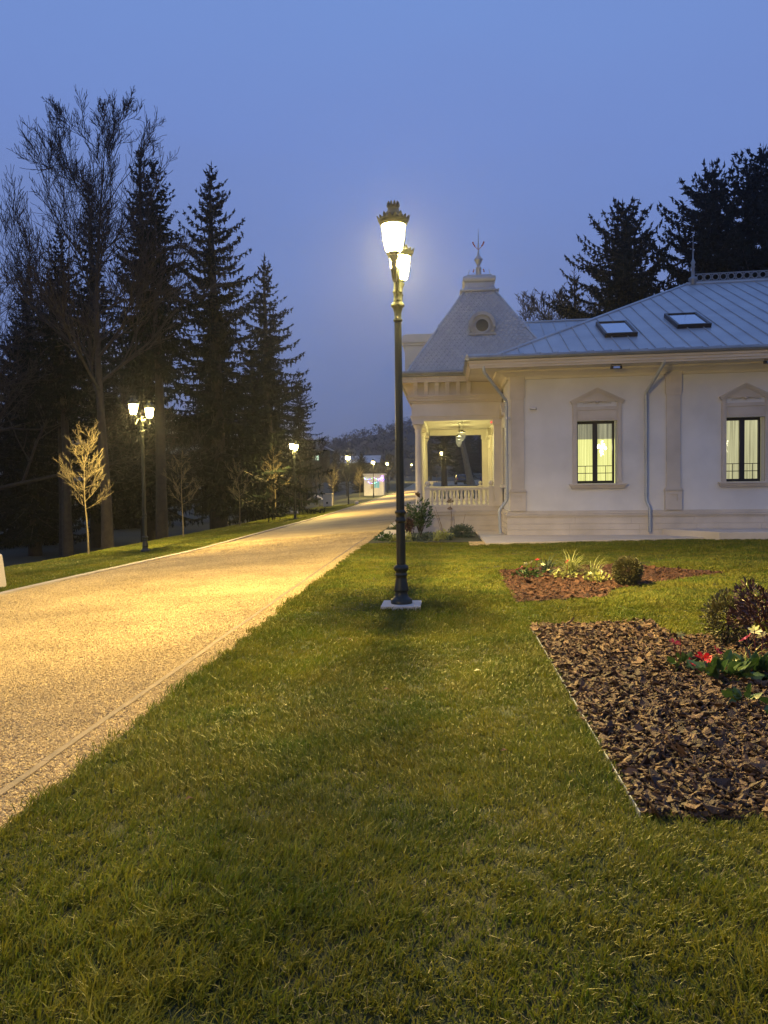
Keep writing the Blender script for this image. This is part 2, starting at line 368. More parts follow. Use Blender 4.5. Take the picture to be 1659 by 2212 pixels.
for x, y, lb in far:
    o = copy_tree(proto); o.location = (x, y, gz(x, y)); o['label'] = lb
for o in [o for o in bpy.data.objects if o.name.startswith('street_lamp')]: o.rotation_euler.z = 0

# ------------------------------------------------------------------ villa
YF = 20.72; KS = .07
SK = lambda x, y, z: (x, y - KS * (x - 1.6), z)
villa = empty('villa', (1.7, YF, 0), 'white single storey villa with a zinc roof, pyramid turret and veranda', 'villa')
villa['_origin'] = [1.7, YF, 0]
def part(mb, name, m, parent=villa, sk=True, bevel=0, label=None): return mb.build(name, m, parent, SK if sk else None, bevel, label)

def holed(mb, x0, x1, z0, z1, holes, y, depth):
    xs = sorted({x0, x1} | {h[0] for h in holes} | {h[1] for h in holes}); zs = sorted({z0, z1} | {h[2] for h in holes} | {h[3] for h in holes})
    for i in range(len(xs) - 1):
        for j in range(len(zs) - 1):
            cx, cz = (xs[i] + xs[i + 1]) / 2, (zs[j] + zs[j + 1]) / 2
            if any(h[0] < cx < h[1] and h[2] < cz < h[3] for h in holes): continue
            mb.quad((xs[i], y, zs[j]), (xs[i + 1], y, zs[j]), (xs[i + 1], y, zs[j + 1]), (xs[i], y, zs[j + 1]))
    for a, c, d, e in holes:
        for p, q in (((a, d), (a, e)), ((a, e), (c, e)), ((c, e), (c, d)), ((c, d), (a, d))):
            mb.quad((p[0], y, p[1]), (q[0], y, q[1]), (q[0], y + depth, q[1]), (p[0], y + depth, p[1]))
WIN = [(3.47, 4.49), (7.19, 8.12), (10.95, 11.9)]
XR = 22.; XW = 1.70; YB = 36.
b = MB(); holed(b, XW, XR, .6, 4.42, [(a, c, 1.40, 3.05) for a, c in WIN], YF, .24)
b.quad((XW, YF, .6), (XW, YF, 4.42), (XW, YB, 4.42), (XW, YB, .6))
b.quad((XR, YF, 0), (XR, YB, 0), (XR, YB, 4.42), (XR, YF, 4.42)); b.quad((XW, YB, 0), (XW, YB, 4.42), (XR, YB, 4.42), (XR, YB, 0))
part(b, 'wall', M['plaster'])
# plinth of stone courses
b = MB(); XE = 1.63
for z0, z1, d in ((-.1, .178, .075), (.186, .338, .07), (.346, .52, .065)):
    x = XE; i = 0
    while x < 20:
        L = 1.35 + .5 * ((i * 37 + int(z0 * 100)) % 7) / 7; i += 1
        b.box(x + .0015, min(x + L, 20) - .0015, YF - d, YF + .1, z0, z1); x += L
    b.box(XE + .075 - d, XE + .3, YF - d + .002, YF + 2.2, z0 + .001, z1 - .001)
b.box(XE + .012, 20, YF - .055, YF + .1, .17, .53)
b.box(XE - .01, 20, YF - .085, YF + .1, .525, .56); b.box(XE - .03, 20, YF - .105, YF + .1, .563, .6); b.box(XE, 20, YF - .07, YF + .1, .603, .655); b.box(XE + .03, 20, YF - .045, YF + .1, .655, .69)
b.box(XE - .012, XE + .3, YF - .08, YF + 2.2, .526, .602); b.box(XE + .02, XE + .3, YF - .05, YF + 2.2, .602, .688)
part(b, 'plinth', M['stone'], bevel=.004)

def pilaster(x0, x1, y):
    b = MB(); mid = (x0 + x1) / 2
    b.box(x0 + .035, x1 - .035, y - .06, y + .05, 1.27, 3.75)
    # base block with sunk panel
    pz0, pz1, pa, pc = .93, 1.10, mid - .09, mid + .09
    holed(b, x0, x1, .691, 1.19, [(pa, pc, pz0, pz1)], y - .09, .025)
    b.quad((pa, y - .065, pz0), (pc, y - .065, pz0), (pc, y - .065, pz1), (pa, y - .065, pz1))
    b.quad((x0, y, .691), (x0, y - .09, .691), (x0, y - .09, 1.19), (x0, y, 1.19)); b.quad((x1, y - .09, .691), (x1, y, .691), (x1, y, 1.19), (x1, y - .09, 1.19))
    for z0, z1, d in ((1.19, 1.215, .115), (1.218, 1.245, .1), (1.245, 1.27, .085)): b.box(x0 - d + .09, x1 + d - .09, y - d, y + .02, z0, z1)
    # capital block
    b.box(x0 + .01, x1 - .01, y - .085, y + .02, 3.72, 4.28); b.prism([(x0 + .035, 3.66), (x1 - .035, 3.66), (x1 - .01, 3.72), (x0 + .01, 3.72)], y - .08, y, 'y')
    b.box(mid - .085, mid + .085, y - .10, y - .08, 4.0, 4.14)
    return b
part(pilaster(1.72, 2.13, YF), 'pilaster', M['stone'], bevel=.003)
for x0 in (5.68, 9.45): part(pilaster(x0, x0 + .42, YF), 'pilaster', M['stone'], bevel=.003)

def glow_curtain_mat(lo, hi, st, tr_fac):  # room light and pleat shading are put into the curtain's own glow
    m = bpy.data.materials.new('curtain'); m.use_nodes = True; t = m.node_tree; t.nodes.remove(t.nodes['Principled BSDF'])
    c = t.nodes.new('ShaderNodeTexCoord'); mpn = t.nodes.new('ShaderNodeMapping'); mpn.inputs['Scale'].default_value = (26, .1, .5)
    t.links.new(c.outputs['Object'], mpn.inputs[0]); n = t.nodes.new('ShaderNodeTexNoise'); n.inputs['Scale'].default_value = 1; n.inputs['Detail'].default_value = 6
    t.links.new(mpn.outputs[0], n.inputs[0]); rr = t.nodes.new('ShaderNodeValToRGB'); t.links.new(n.outputs[0], rr.inputs[0])
    rr.color_ramp.elements[0].position = .32; rr.color_ramp.elements[0].color = (*lo, 1)
    rr.color_ramp.elements[1].position = .68; rr.color_ramp.elements[1].color = (*hi, 1)
    e = t.nodes.new('ShaderNodeEmission'); t.links.new(rr.outputs[0], e.inputs[0]); e.inputs[1].default_value = st
    tr = t.nodes.new('ShaderNodeBsdfTransparent'); ms = t.nodes.new('ShaderNodeMixShader'); ms.inputs[0].default_value = tr_fac
    t.links.new(e.outputs[0], ms.inputs[1]); t.links.new(tr.outputs[0], ms.inputs[2]); t.links.new(ms.outputs[0], t.nodes['Material Output'].inputs[0]); return m
M['curtain'] = glow_curtain_mat((.16, .145, .07), (.78, .75, .42), 1.1, .42)
M['curtain_glow'] = glow_curtain_mat((.4, .36, .12), (.95, .9, .42), .9, .0)
M['room_bright'] = emis('room_bright', (.95, .95, .22), 1.7); M['room_soft'] = emis('room_soft', (.85, .8, .38), .62)
M['crystal_hot'] = emis('crystal_hot', (1, .95, .6), 22)
M['crystal'] = emis('crystal', (1, .95, .6), 7)
def glass_mat():
    m = bpy.data.materials.new('window_glass'); m.use_nodes = True; t = m.node_tree; t.nodes.remove(t.nodes['Principled BSDF'])
    g = t.nodes.new('ShaderNodeBsdfGlossy'); g.inputs['Roughness'].default_value = .02; g.inputs[0].default_value = (.8, .85, .9, 1)
    tr = t.nodes.new('ShaderNodeBsdfTransparent'); ms = t.nodes.new('ShaderNodeMixShader'); ms.inputs[0].default_value = .1
    t.links.new(tr.outputs[0], ms.inputs[1]); t.links.new(g.outputs[0], ms.inputs[2]); t.links.new(ms.outputs[0], t.nodes['Material Output'].inputs[0]); return m
M['glass'] = glass_mat()
def window(xa, xb, z0, z1, seed, lab):
    y = YF + .17; rnd = random.Random(seed)
    b = MB(); f = .055; mid = (xa + xb) / 2
    b.box(xa, xb, y, y + .06, z1 - .07, z1); b.box(xa, xb, y, y + .06, z0, z0 + .07)
    b.box(xa, xa + f, y - .002, y + .06, z0 + .07, z1 - .07); b.box(xb - f, xb, y - .002, y + .06, z0 + .07, z1 - .07)
    b.box(mid - .062, mid + .062, y - .012, y + .05, z0 + .07, z1 - .07)
    wn = part(b, 'window', M['dark_frame'], bevel=.004, label=lab)
    part(MB().quad((xa + f, y + .03, z0 + .07), (xb - f, y + .03, z0 + .07), (xb - f, y + .03, z1 - .07), (xa + f, y + .03, z1 - .07)), 'pane', M['glass'], wn)
    b = MB()
    for (p, q) in ((xa + .02, mid - .05), (mid + .05, xb - .02)):
        for z in (z0 + .27, z0 + .46): b.box(p, q, y - .05, y - .035, z - .009, z + .009)
        c_ = (p + q) / 2; b.box(c_ - .007, c_ + .007, y - .049, y - .036, z0 + .02, z0 + .46)
    part(b, 'railing', M['dark_frame'], wn)
    b = MB(); n = 90; vs = []; fs = []
    for i in range(n + 1):
        x = xa - .1 + (xb - xa + .2) * i / n
        d = .03 * math.sin(i * .9 + 1.5 * math.sin(i * .23 + seed)) + .015 * math.sin(i * 2.1)
        vs += [(x, y + .22 + d, z0 - .1), (x, y + .22 + d, z1 + .1)]
    for i in range(n): fs.append((2 * i, 2 * i + 2, 2 * i + 3, 2 * i + 1))
    b.add(vs, fs, True); part(b, 'curtain', M['curtain'], wn)
    rz_ = 2.62 if seed == 1 else 3.2
    MB().quad((xa - .5, y + .9, z0 - .3), (xb + .6, y + .9, z0 - .3), (xb + .6, y + .9, rz_), (xa - .5, y + .9, rz_)).build('room_glow_panel', M['room_bright' if seed == 1 else 'room_soft'], wn, SK)  # glowing panel added to stand in for the lamplit room
    # crystal chandelier hanging just inside
    b = MB(); cx, cz = (xb - .23, z0 + .95) if seed == 1 else (xa + .18, z0 + .98)
    for k in range(46 if seed == 1 else 26):
        a = rnd.uniform(0, 6.28); rr = rnd.uniform(0, .11); zz = rnd.uniform(-.22, .2)
        rr *= (1 - abs(zz) * 2.6)
        s_ = rnd.uniform(.006, .018)
        b.lathe([(0.001, -s_), (s_ * .8, 0), (.001, s_)], 6, (cx + rr * math.cos(a), y + (.5 if seed == 1 else .4) + rr * .8 * math.sin(a), cz + zz)); b.tube([(cx, y + (.5 if seed == 1 else .4), cz + .02), (cx + rr * math.cos(a), y + (.5 if seed == 1 else .4) + rr * .8 * math.sin(a), cz + zz)], .0016, 3)
    if seed == 1:
        for q in range(5): b.lathe([(.001, -.05), (.034, -.02), (.036, .02), (.001, .05)], 8, (cx + .1 * math.cos(q * 1.26), y + .5 + .1 * math.sin(q * 1.26), cz + .02 * q))
    part(b, 'chandelier', M['crystal_hot' if seed == 1 else 'crystal'], wn)
def surround(xa, xb):
    """stone jambs, panel, pediment with carved shell and the sill"""
    y = YF; b = MB(); z0, z1 = 1.40, 3.05; e = .115; mid = (xa + xb) / 2
    for p, q in ((xa - e, xa), (xb, xb + e)):
        b.box(p, q, y - .045, y + .02, z0, 3.56)
        b.box(p + .025, q - .025, y - .057, y - .04, z0 + .06, 3.5)
    b.box(xa + .0, xb - .0, y - .03, y + .02, z1, 3.42); b.box(xa + .03, xb - .03, y - .045, y - .025, z1 + .05, 3.29); b.box(xa, xb, y - .05, y - .02, 3.33, 3.36)
    b.box(xa - .0, xb, y - .055, y, z1, z1 + .03)
    s = part(b, 'window_surround', M['stone'], bevel=.003)
    b = MB(); x0, x1 = xa - e - .06, xb + e + .06; zt = 3.91; zb = 3.56; t = .09
    b.prism([(xa - e, zb - .01), (xb + e, zb - .01), (mid, zt - .06)], y - .04, y + .01)
    for k, (dd, tt, off) in enumerate(((.105, .035, 0), (.085, .035, -.035), (.06, .03, -.07))):
        b.prism([(x0 + k * .02, zb + .02 + off), (mid, zt + off), (mid, zt + off - tt), (x0 + k * .02 + .06, zb + off - tt + .03), (x0 + k * .02, zb + off - tt + .02)], y - dd, y)
        b.prism([(x1 - k * .02, zb + .02 + off), (x1 - k * .02, zb + off - tt + .02), (x1 - k * .02 - .06, zb + off - tt + .03), (mid, zt + off - tt), (mid, zt + off)], y - dd, y)
    for s_ in (-1, 1):
        for k in range(7):
            u = k / 6; b.lathe([(.001, -.02), (.03 * (1 - .5 * u), 0), (.001, .02)], 8, (mid + s_ * (.04 + .3 * u), y - .045, 3.50 + .05 * (1 - u) + .01 * (k % 2)))
    b.lathe([(.001, -.05), (.055, 0), (.001, .055)], 10, (mid, y - .05, 3.53))
    part(b, 'pediment', M['stone'], s, bevel=.002)
    b = MB(); b.box(xa - .2, xb + .24, y - .13, y + .02, 1.355, 1.40); b.box(xa - .17, xb + .21, y - .10, y + .02, 1.31, 1.355); b.box(xa - .15, xb + .19, y - .075, y + .02, 1.27, 1.31)
    b.box(xa, xb, y + .02, y + .2, 1.36, 1.401)
    part(b, 'sill', M['stone'], s, bevel=.004)
for i, (a, c) in enumerate(WIN):
    surround(a, c)
    window(a, c - .03, 1.403, 3.048, i + 1, ['window with a bright chandelier glowing behind sheer curtains', 'window with softly pleated pale curtains', None][i])
# eaves: soffit with cove, fascia, gutter
EY = YF - 1.05; EX = .58; ZG = 4.69
b = MB()
b.quad((EX + .1, EY + .1, 4.40), (EX + .1, YF - .35, 4.40), (23, YF - .35, 4.40), (23, EY + .1, 4.40))
cv = [(YF - .35, 4.40), (YF - .33, 4.36), (YF - .2, 4.33), (YF - .1, 4.28), (YF - .06, 4.24), (YF - .05, 4.19), (YF + .01, 4.185)]
for i in range(len(cv) - 1):
    (ya, za), (yb, zb) = cv[i], cv[i + 1]
    b.quad((XW - (YF - ya), ya, za), (23, ya, za), (23, yb, zb), (XW - (YF - yb), yb, zb))
    b.quad((XW - (YF - yb), yb, zb), (XW - (YF - yb), 31, zb), (XW - (YF - ya), 31, za), (XW - (YF - ya), ya, za))
b.quad((EX + .1, YF - .35, 4.401), (EX + .1, 26, 4.401), (XW - .35, 26, 4.401), (XW - .35, YF - .35, 4.401))
part(b, 'soffit', M['soffit'])
b = MB()
for d, z0, z1 in ((.07, 4.385, 4.44), (.045, 4.44, 4.48), (.055, 4.48, 4.52), (.025, 4.52, 4.58)):
    b.box(EX + d, 23, EY + d, EY + d + .05, z0, z1)
    b.box(EX + d, EX + d + .05, EY + d + .05, YF + 1.55, z0, z1)
part(b, 'cornice', M['stone_trim'], bevel=.004)
def gutter_prof(): return [(.0, .115), (-.015, .12), (-.06, .105), (-.075, .06), (-.06, .015), (0, -.01), (.03, -.01), (.03, .1)]
b = MB()
b.prism([(EY + .02 + p, 4.585 + q) for p, q in gutter_prof()], EX - .05, 23, 'x')
b.prism([(EX + .02 + p, 4.586 + q) for p, q in gutter_prof()], EY - .05, YF + 1.6, 'y')
part(b, 'gutter', M['zinc_dark'])
# main roof with standing seams
RY = 27.97; RX = 8.38; RZ = 8.2; XH = 23.
BC = .8; ZB = ZG + .12
zr_ = lambda y: (ZG + .12 * (y - EY) / BC) if y < EY + BC else ZB + (RZ - ZB) * (y - EY - BC) / (RY - EY - BC)
b = MB(); RX2 = 16.
b.add([(EX + BC, EY + BC, ZB), (XH - BC, EY + BC, ZB), (RX2, RY, RZ), (RX, RY, RZ), (EX + BC, 2 * RY - EY - BC, ZB), (XH - BC, 2 * RY - EY - BC, ZB), (EX, EY, ZG), (XH, EY, ZG), (EX, 2 * RY - EY, ZG)],
      [(0, 1, 2, 3), (4, 0, 3), (5, 4, 3, 2), (1, 5, 2), (6, 7, 1, 0), (8, 6, 0, 4)])
x = EX + .55
SEAMS = []
while x < XH - .2:
    yt = EY + min(1, (x - EX) / (RX - EX)) * (RY - EY)
    if x > RX2: yt = EY + (XH - x) / (XH - RX2) * (RY - EY)
    ya = EY + .02; n = Vector((0, -(RZ - ZG), RY - EY)).normalized() * .035
    w_ = .012
    vs = []
    for yy in ((ya, EY + BC, yt) if yt > EY + BC else (ya, yt)):
        zz = zr_(yy)
        vs += [(x - w_, yy, zz), (x + w_, yy, zz), (x + w_ * .6, yy + n.y, zz + n.z), (x - w_ * .6, yy + n.y, zz + n.z)]
    b.add(vs, [(4 * q + k, 4 * q + 4 + k, 4 * q + 4 + (k + 1) % 4, 4 * q + (k + 1) % 4) for q in range(len(vs) // 4 - 1) for k in range(4)])
    x += .43
b.tube([(EX, EY, ZG + .01), (EX + BC, EY + BC, ZB + .01), (RX, RY, RZ + .01)], .045, 8); b.tube([(RX, RY, RZ + .02), (RX2, RY, RZ + .02)], .06, 8)
roof = part(b, 'roof', M['zinc'])
def roofpt(x, s, h=0):  # s metres up the slope, h above
    L = math.hypot(RY - EY - BC, RZ - ZB); uy, uz = (RY - EY - BC) / L, (RZ - ZB) / L; s -= BC
    return (x, EY + BC + uy * s - uz * h, ZB + uz * s + uy * h)
def rbox(mb, x0, x1, s0, s1, h0, h1):
    mb.add([roofpt(x, s, h) for h in (h0, h1) for x, s in ((x0, s0), (x1, s0), (x1, s1), (x0, s1))], [(3, 2, 1, 0), (4, 5, 6, 7), (0, 1, 5, 4), (1, 2, 6, 5), (2, 3, 7, 6), (3, 0, 4, 7)])
for (x0, x1, s0, s1, lb) in ((4.4, 5.26, 2.2, 3.65, 'skylight nearer the hip'), (6.46, 7.36, 2.85, 4.3, 'skylight nearer the ridge')):
    b = MB(); t = .07
    rbox(b, x0, x1, s0, s0 + t, .0, .12); rbox(b, x0, x1, s1 - t, s1, 0, .12); rbox(b, x0, x0 + t, s0 + t, s1 - t, 0, .118); rbox(b, x1 - t, x1, s0 + t, s1 - t, 0, .118)
    sk = part(b, 'skylight', M['dark_frame'], roof, bevel=.006, label=lb)
    sk['label'] = lb
    b = MB(); b.quad(*[roofpt(x, s, .09) for x, s in ((x0 + t, s0 + t), (x1 - t, s0 + t), (x1 - t, s1 - t), (x0 + t, s1 - t))])
    g_ = b.build('skylight_glass', M['skyglass'], roof, SK)
# ridge cresting of rings, and finial
b = MB()
b.box(RX + .3, RX2, RY - .012, RY + .012, RZ + .07, RZ + .11); b.box(RX + .3, RX2, RY - .012, RY + .012, RZ + .33, RZ + .36)
x = RX + .45
while x < RX2 - .1:
    pts = [(x + .105 * math.cos(a), RY, RZ + .22 + .105 * math.sin(a)) for a in np.linspace(0, 2 * math.pi, 17)]
    b.tube(pts, .018, 5, cap=False)
    for s_ in (-1, 1):
        b.tube([(x + .13, RY, RZ + .11), (x + .125 + s_ * .02, RY, RZ + .22), (x + .13, RY, RZ + .33)], .008, 4)
    x += .255
part(b, 'ridge_cresting', M['zinc_dark'])
b = MB(); b.lathe([(.1, 0), (.12, .1), (.15, .16), (.14, .22), (.05, .28), (.06, .36), (.05, .55), (.075, .6), (.045, .66), (.08, .74), (.05, .8), (.02, .88), (.012, 1.2), (.004, 1.75)], 14, (RX + .22, RY, RZ))
part(b, 'ridge_finial', M['zinc_dark'])
# rear wing roof behind the turret
b = MB(); b.add([(-.5, 31.5, 6.2), (12, 31.5, 6.2), (11, 36, 8.75), (1.5, 36, 8.75), (-.5, 40, 6.2), (12, 40, 6.2), (-.5, 31.5, 4.4), (12, 31.5, 4.4)], [(0, 1, 2, 3), (0, 3, 4), (4, 3, 2, 5), (6, 7, 1, 0)])
for i in range(20):
    x = 0 + i * .55; b.tube([(x, 31.5, 6.22), (x, 36, 8.77)], .02, 4)
b.tube([(1.5, 36, 8.78), (11, 36, 8.78)], .05, 6)
part(b, 'rear_roof', M['zinc'])

def downpipe(pts, r=.041):
    b = MB(); P_ = [Vector(p) for p in pts]; out = [P_[0]]
    for i in range(1, len(P_) - 1):
        a_ = P_[i] + (P_[i - 1] - P_[i]).normalized() * .06; c_ = P_[i] + (P_[i + 1] - P_[i]).normalized() * .06
        out += [a_, (a_ + c_) / 4 + P_[i] / 2, c_]
    out.append(P_[-1]); b.tube(out, r, 14)
    for i in range(len(P_) - 1):
        if (P_[i] - P_[i + 1]).length > 1.5 and abs(P_[i].x - P_[i + 1].x) < .1:
            for u in (.06, .55, .94):
                c = P_[i].lerp(P_[i + 1], u); b.lathe([(r + .004, -.02), (r + .009, -.01), (r + .009, .01), (r + .004, .02)], 14, tuple(c))
    return b
part(downpipe([(1.0, YF - .95, 4.45), (1.0, YF - .95, 4.3), (1.63, YF - .15, 3.62), (1.63, YF - .15, 1.0), (1.42, YF - .16, .72), (1.44, YF - .17, .1)]), 'downpipe', M['zinc'])
part(downpipe([(5.42, YF - .95, 4.5), (5.42, YF - .95, 4.38), (5.2, YF - .1, 3.72), (5.2, YF - .1, .95), (5.27, YF - .18, .75), (5.27, YF - .18, .12)]), 'downpipe', M['zinc'])

# ---- veranda and turret
YP = 22.61; PXL = -1.03; PXR = 1.66; YE = 30.1
b = MB()
for z0, z1, d in ((-.1, .185, 0), (.193, .355, .004), (.363, .52, .008)):
    b.box(PXL + d, PXR, YP + d, YE, z0, z1)
b.box(PXL + .012, PXR, YP + .014, YE, .18, .53)
b.box(PXL - .025, PXR, YP - .03, YE, .522, .6); b.box(PXL - .045, PXR, YP - .05, YE, .602, .645); b.box(PXL + .03, PXR, YP + .02, YE, .647, .77)
part(b, 'veranda_base', M['stone'], sk=False, bevel=.004)
# pedestal block with carved roundel at the corner
b = MB(); b.box(-1.12, -.98, YP - .1, YP + .35, .648, .80)
b.prism([(-1.13, .8), (-1.06, .86), (-1.0, .82), (-.97, .88), (-.95, .8)], YP - .1, YP + .3)
for k in range(12):
    a = k * .5236; b.lathe([(.001, -.012), (.012, 0), (.001, .012)], 6, (-1.05 + .035 * math.cos(a), YP - .105, .72 + .035 * math.sin(a)))
part(b, 'carved_corner', M['white_stone'], sk=False)
def column(x, y):
    b = MB()
    b.box(x - .13, x + .13, y - .13, y + .13, .77, .80); b.lathe([(.125, .8), (.13, .82), (.112, .84), (.118, .86), (.105, .875)], 24, (x, y, 0))
    b.lathe([(.104, .875), (.103, 1.8), (.09, 2.98)], 40, (x, y, 0), flute=.06)
    b.lathe([(.092, 2.98), (.105, 2.99), (.105, 3.005), (.095, 3.02), (.1, 3.07), (.13, 3.12), (.15, 3.18)], 24, (x, y, 0))
    for k in range(8):
        a = k * math.pi / 4 + .39
        b.lathe([(.001, -.04), (.026, 0), (.02, .03), (.001, .045)], 6, (x + .128 * math.cos(a), y + .128 * math.sin(a), 3.14))
    b.box(x - .17, x + .17, y - .17, y + .17, 3.2, 3.3)
    return b
for y in (YP + .13, 26.4, YE - .15): part(column(-.79, y), 'column', M['white_stone'], sk=False)
for y in (YP + .1, YE - .15):
    b = MB()
    b.box(1.42, 1.66, y - .12, y + .12, .77, 3.3); b.box(1.39, 1.66, y - .15, y + .15, .77, .9); b.box(1.39, 1.66, y - .15, y + .15, 3.14, 3.3)
    part(b, 'wall_pier', M['white_stone'], sk=False, bevel=.004)
def balustrade(y, x0, x1, nb):
    bal = None
    for px in (x0 + .075, x1 - .075):
        b = MB()
        b.box(px - .075, px + .075, y - .075, y + .075, .772, 1.31); b.box(px - .09, px + .09, y - .09, y + .09, 1.30, 1.35)
        b.box(px - .085, px + .085, y - .085, y + .085, .772, .84)
        b.lathe([(.05, 1.35), (.03, 1.365), (.028, 1.385), (.05, 1.4), (.068, 1.43), (.07, 1.455), (.06, 1.49), (.035, 1.517), (.004, 1.525)], 18, (px, y, 0))
        pd = part(b, 'balustrade_post', M['white_stone'], sk=False, bevel=.004)
    b = MB(); b.box(x0 + .15, x1 - .15, y - .06, y + .06, 1.25, 1.28); b.box(x0 + .15, x1 - .15, y - .075, y + .075, 1.28, 1.32)
    b.box(x0 + .15, x1 - .15, y - .06, y + .06, .772, .82); bal = part(b, 'balustrade', M['white_stone'], sk=False, bevel=.004)
    pts = [(.04, 0), (.042, .03), (.028, .045), (.026, .06), (.04, .09), (.047, .13), (.045, .17), (.032, .23), (.022, .29), (.02, .33), (.026, .345), (.026, .36), (.02, .37), (.032, .4), (.036, .43)]
    for k in range(nb):
        x = x0 + .15 + (x1 - x0 - .3) * (k + .5) / nb
        MB().lathe([(r, .82 + z) for r, z in pts], 12, (x, y, 0)).build('baluster', M['white_stone'], bal)
balustrade(YP + .12, -.62, 1.41, 12); balustrade(YE - .15, -.62, 1.41, 12)
b = MB()   # architrave beams round the opening and the ceiling
for z0, z1, d in ((3.3, 3.36, .02), (3.36, 3.42, .035), (3.42, 3.46, .06)):
    b.box(-.96 - d, PXR, YP + .03 - d, YP + .24 + d, z0, z1)
    b.box(-.96 - d, -.62, YP + .25 + d, YE, z0, z1); b.box(-.6, PXR, YE - .3, YE + d, z0, z1)
b.box(-.98, PXR, YP + .01, YP + .3, 3.46, 3.82); b.box(-.98, -.7, YP + .3, YE, 3.46, 3.82); b.box(-.7, PXR, YE - .3, YE, 3.46, 3.82)
part(b, 'architrave', M['white_stone'], sk=False, bevel=.004)
part(MB().box(-.7, PXR, YP + .3, YE - .3, 3.5, 3.6), 'veranda_ceiling', M['white_stone'], sk=False)
b = MB()
for z0, z1, d in ((3.82, 3.88, .03), (3.88, 3.95, .08), (3.95, 4.0, .11), (4.0, 4.035, .14)):
    b.box(-.99 - d, 1.66, YP - d, YE, z0, z1)
b.box(-.99, 1.66, YP + .01, YE, 4.035, 4.4)
b.box(-1.24, 1.66, YP - .26, YE, 4.40, 4.46); b.box(-1.27, 1.66, YP - .29, YE, 4.46, 4.56)
for i in range(22):
    x = -1.2 + i * .13
    if x < 1.5: b.lathe([(.001, -.02), (.024, 0), (.001, .02)], 6, (x, YP - .295, 4.51))
part(b, 'entablature', M['stone_trim'], sk=False, bevel=.003)
cp = [(0, 0), (-.05, .0), (-.06, .05), (-.09, .13), (-.15, .22), (-.21, .29), (-.23, .36), (0, .36)]
for i in range(6):
    x = -.85 + .31 * i
    MB().prism([(YP + .012 + p * 1.0, 4.04 + q) for p, q in cp], x - .06, x + .06, 'x').build('bracket', M['stone_trim'], villa, bevel=.003)
for i in range(8):
    y = YP + .3 + i * .95
    MB().prism([(-.992 + p, 4.04 + q) for p, q in cp], y - .06, y + .06, 'y').build('bracket', M['stone_trim'], villa, bevel=.003)
b = MB()
b.prism([(YP - .36 + p, 4.6 + q) for p, q in gutter_prof()], -1.42, 1.5, 'x'); b.prism([(-1.36 + p, 4.602 + q) for p, q in gutter_prof()], YP - .43, YE, 'y')
b.box(-1.36, 1.6, YP - .36, YE, 4.57, 4.66)
part(b, 'veranda_gutter', M['zinc_dark'], sk=False)
# side wall: window by the corner, lit window and door on the veranda
b = MB()
def sidewin(y0, y1, z0, z1, lit, xw):
    wb = MB(); wb.box(xw - .02, xw + .02, y0, y1, z0, z0 + .05); wb.box(xw - .02, xw + .02, y0, y1, z1 - .05, z1)
    for ya, yb in ((y0, y0 + .05), (y1 - .05, y1), ((y0 + y1) / 2 - .03, (y0 + y1) / 2 + .03)): wb.box(xw - .022, xw + .018, ya, yb, z0 + .05, z1 - .05)
    wn = part(wb, 'side_window', M['white_stone' if lit else 'dark_frame'], sk=False)
    MB().quad((xw - .008, y0, z0), (xw - .008, y1, z0), (xw - .008, y1, z1), (xw - .008, y0, z1)).build('pane', M['curtain_glow'] if lit else M['glass'], wn)
    s = MB(); e = .12
    s.box(xw - .07, xw, y0 - e, y0, z0, z1 + .3); s.box(xw - .07, xw, y1, y1 + e, z0, z1 + .3); s.box(xw - .05, xw, y0, y1, z1, z1 + .3)
    m_ = (y0 + y1) / 2
    s.prism([(y0 - e - .08, z1 + .3), (m_, z1 + .62), (y1 + e + .08, z1 + .3), (y1 + e + .08, z1 + .38), (m_, z1 + .7), (y0 - e - .08, z1 + .38)], xw - .14, xw, 'x')
    s.box(xw - .14, xw, y0 - e - .06, y1 + e + .06, z0 - .08, z0)
    part(s, 'side_surround', M['white_stone'], sk=False, bevel=.004)
sidewin(21.35, 22.1, 1.4, 3.0, False, 1.69)
sidewin(24.0, 25.0, 1.0, 2.72, True, 1.64)
sidewin(27.2, 28.3, .8, 2.72, True, 1.64)
part(MB().box(1.645, 1.72, YP + .2, YE, .77, 3.5), 'veranda_wall', M['plaster'], sk=False)
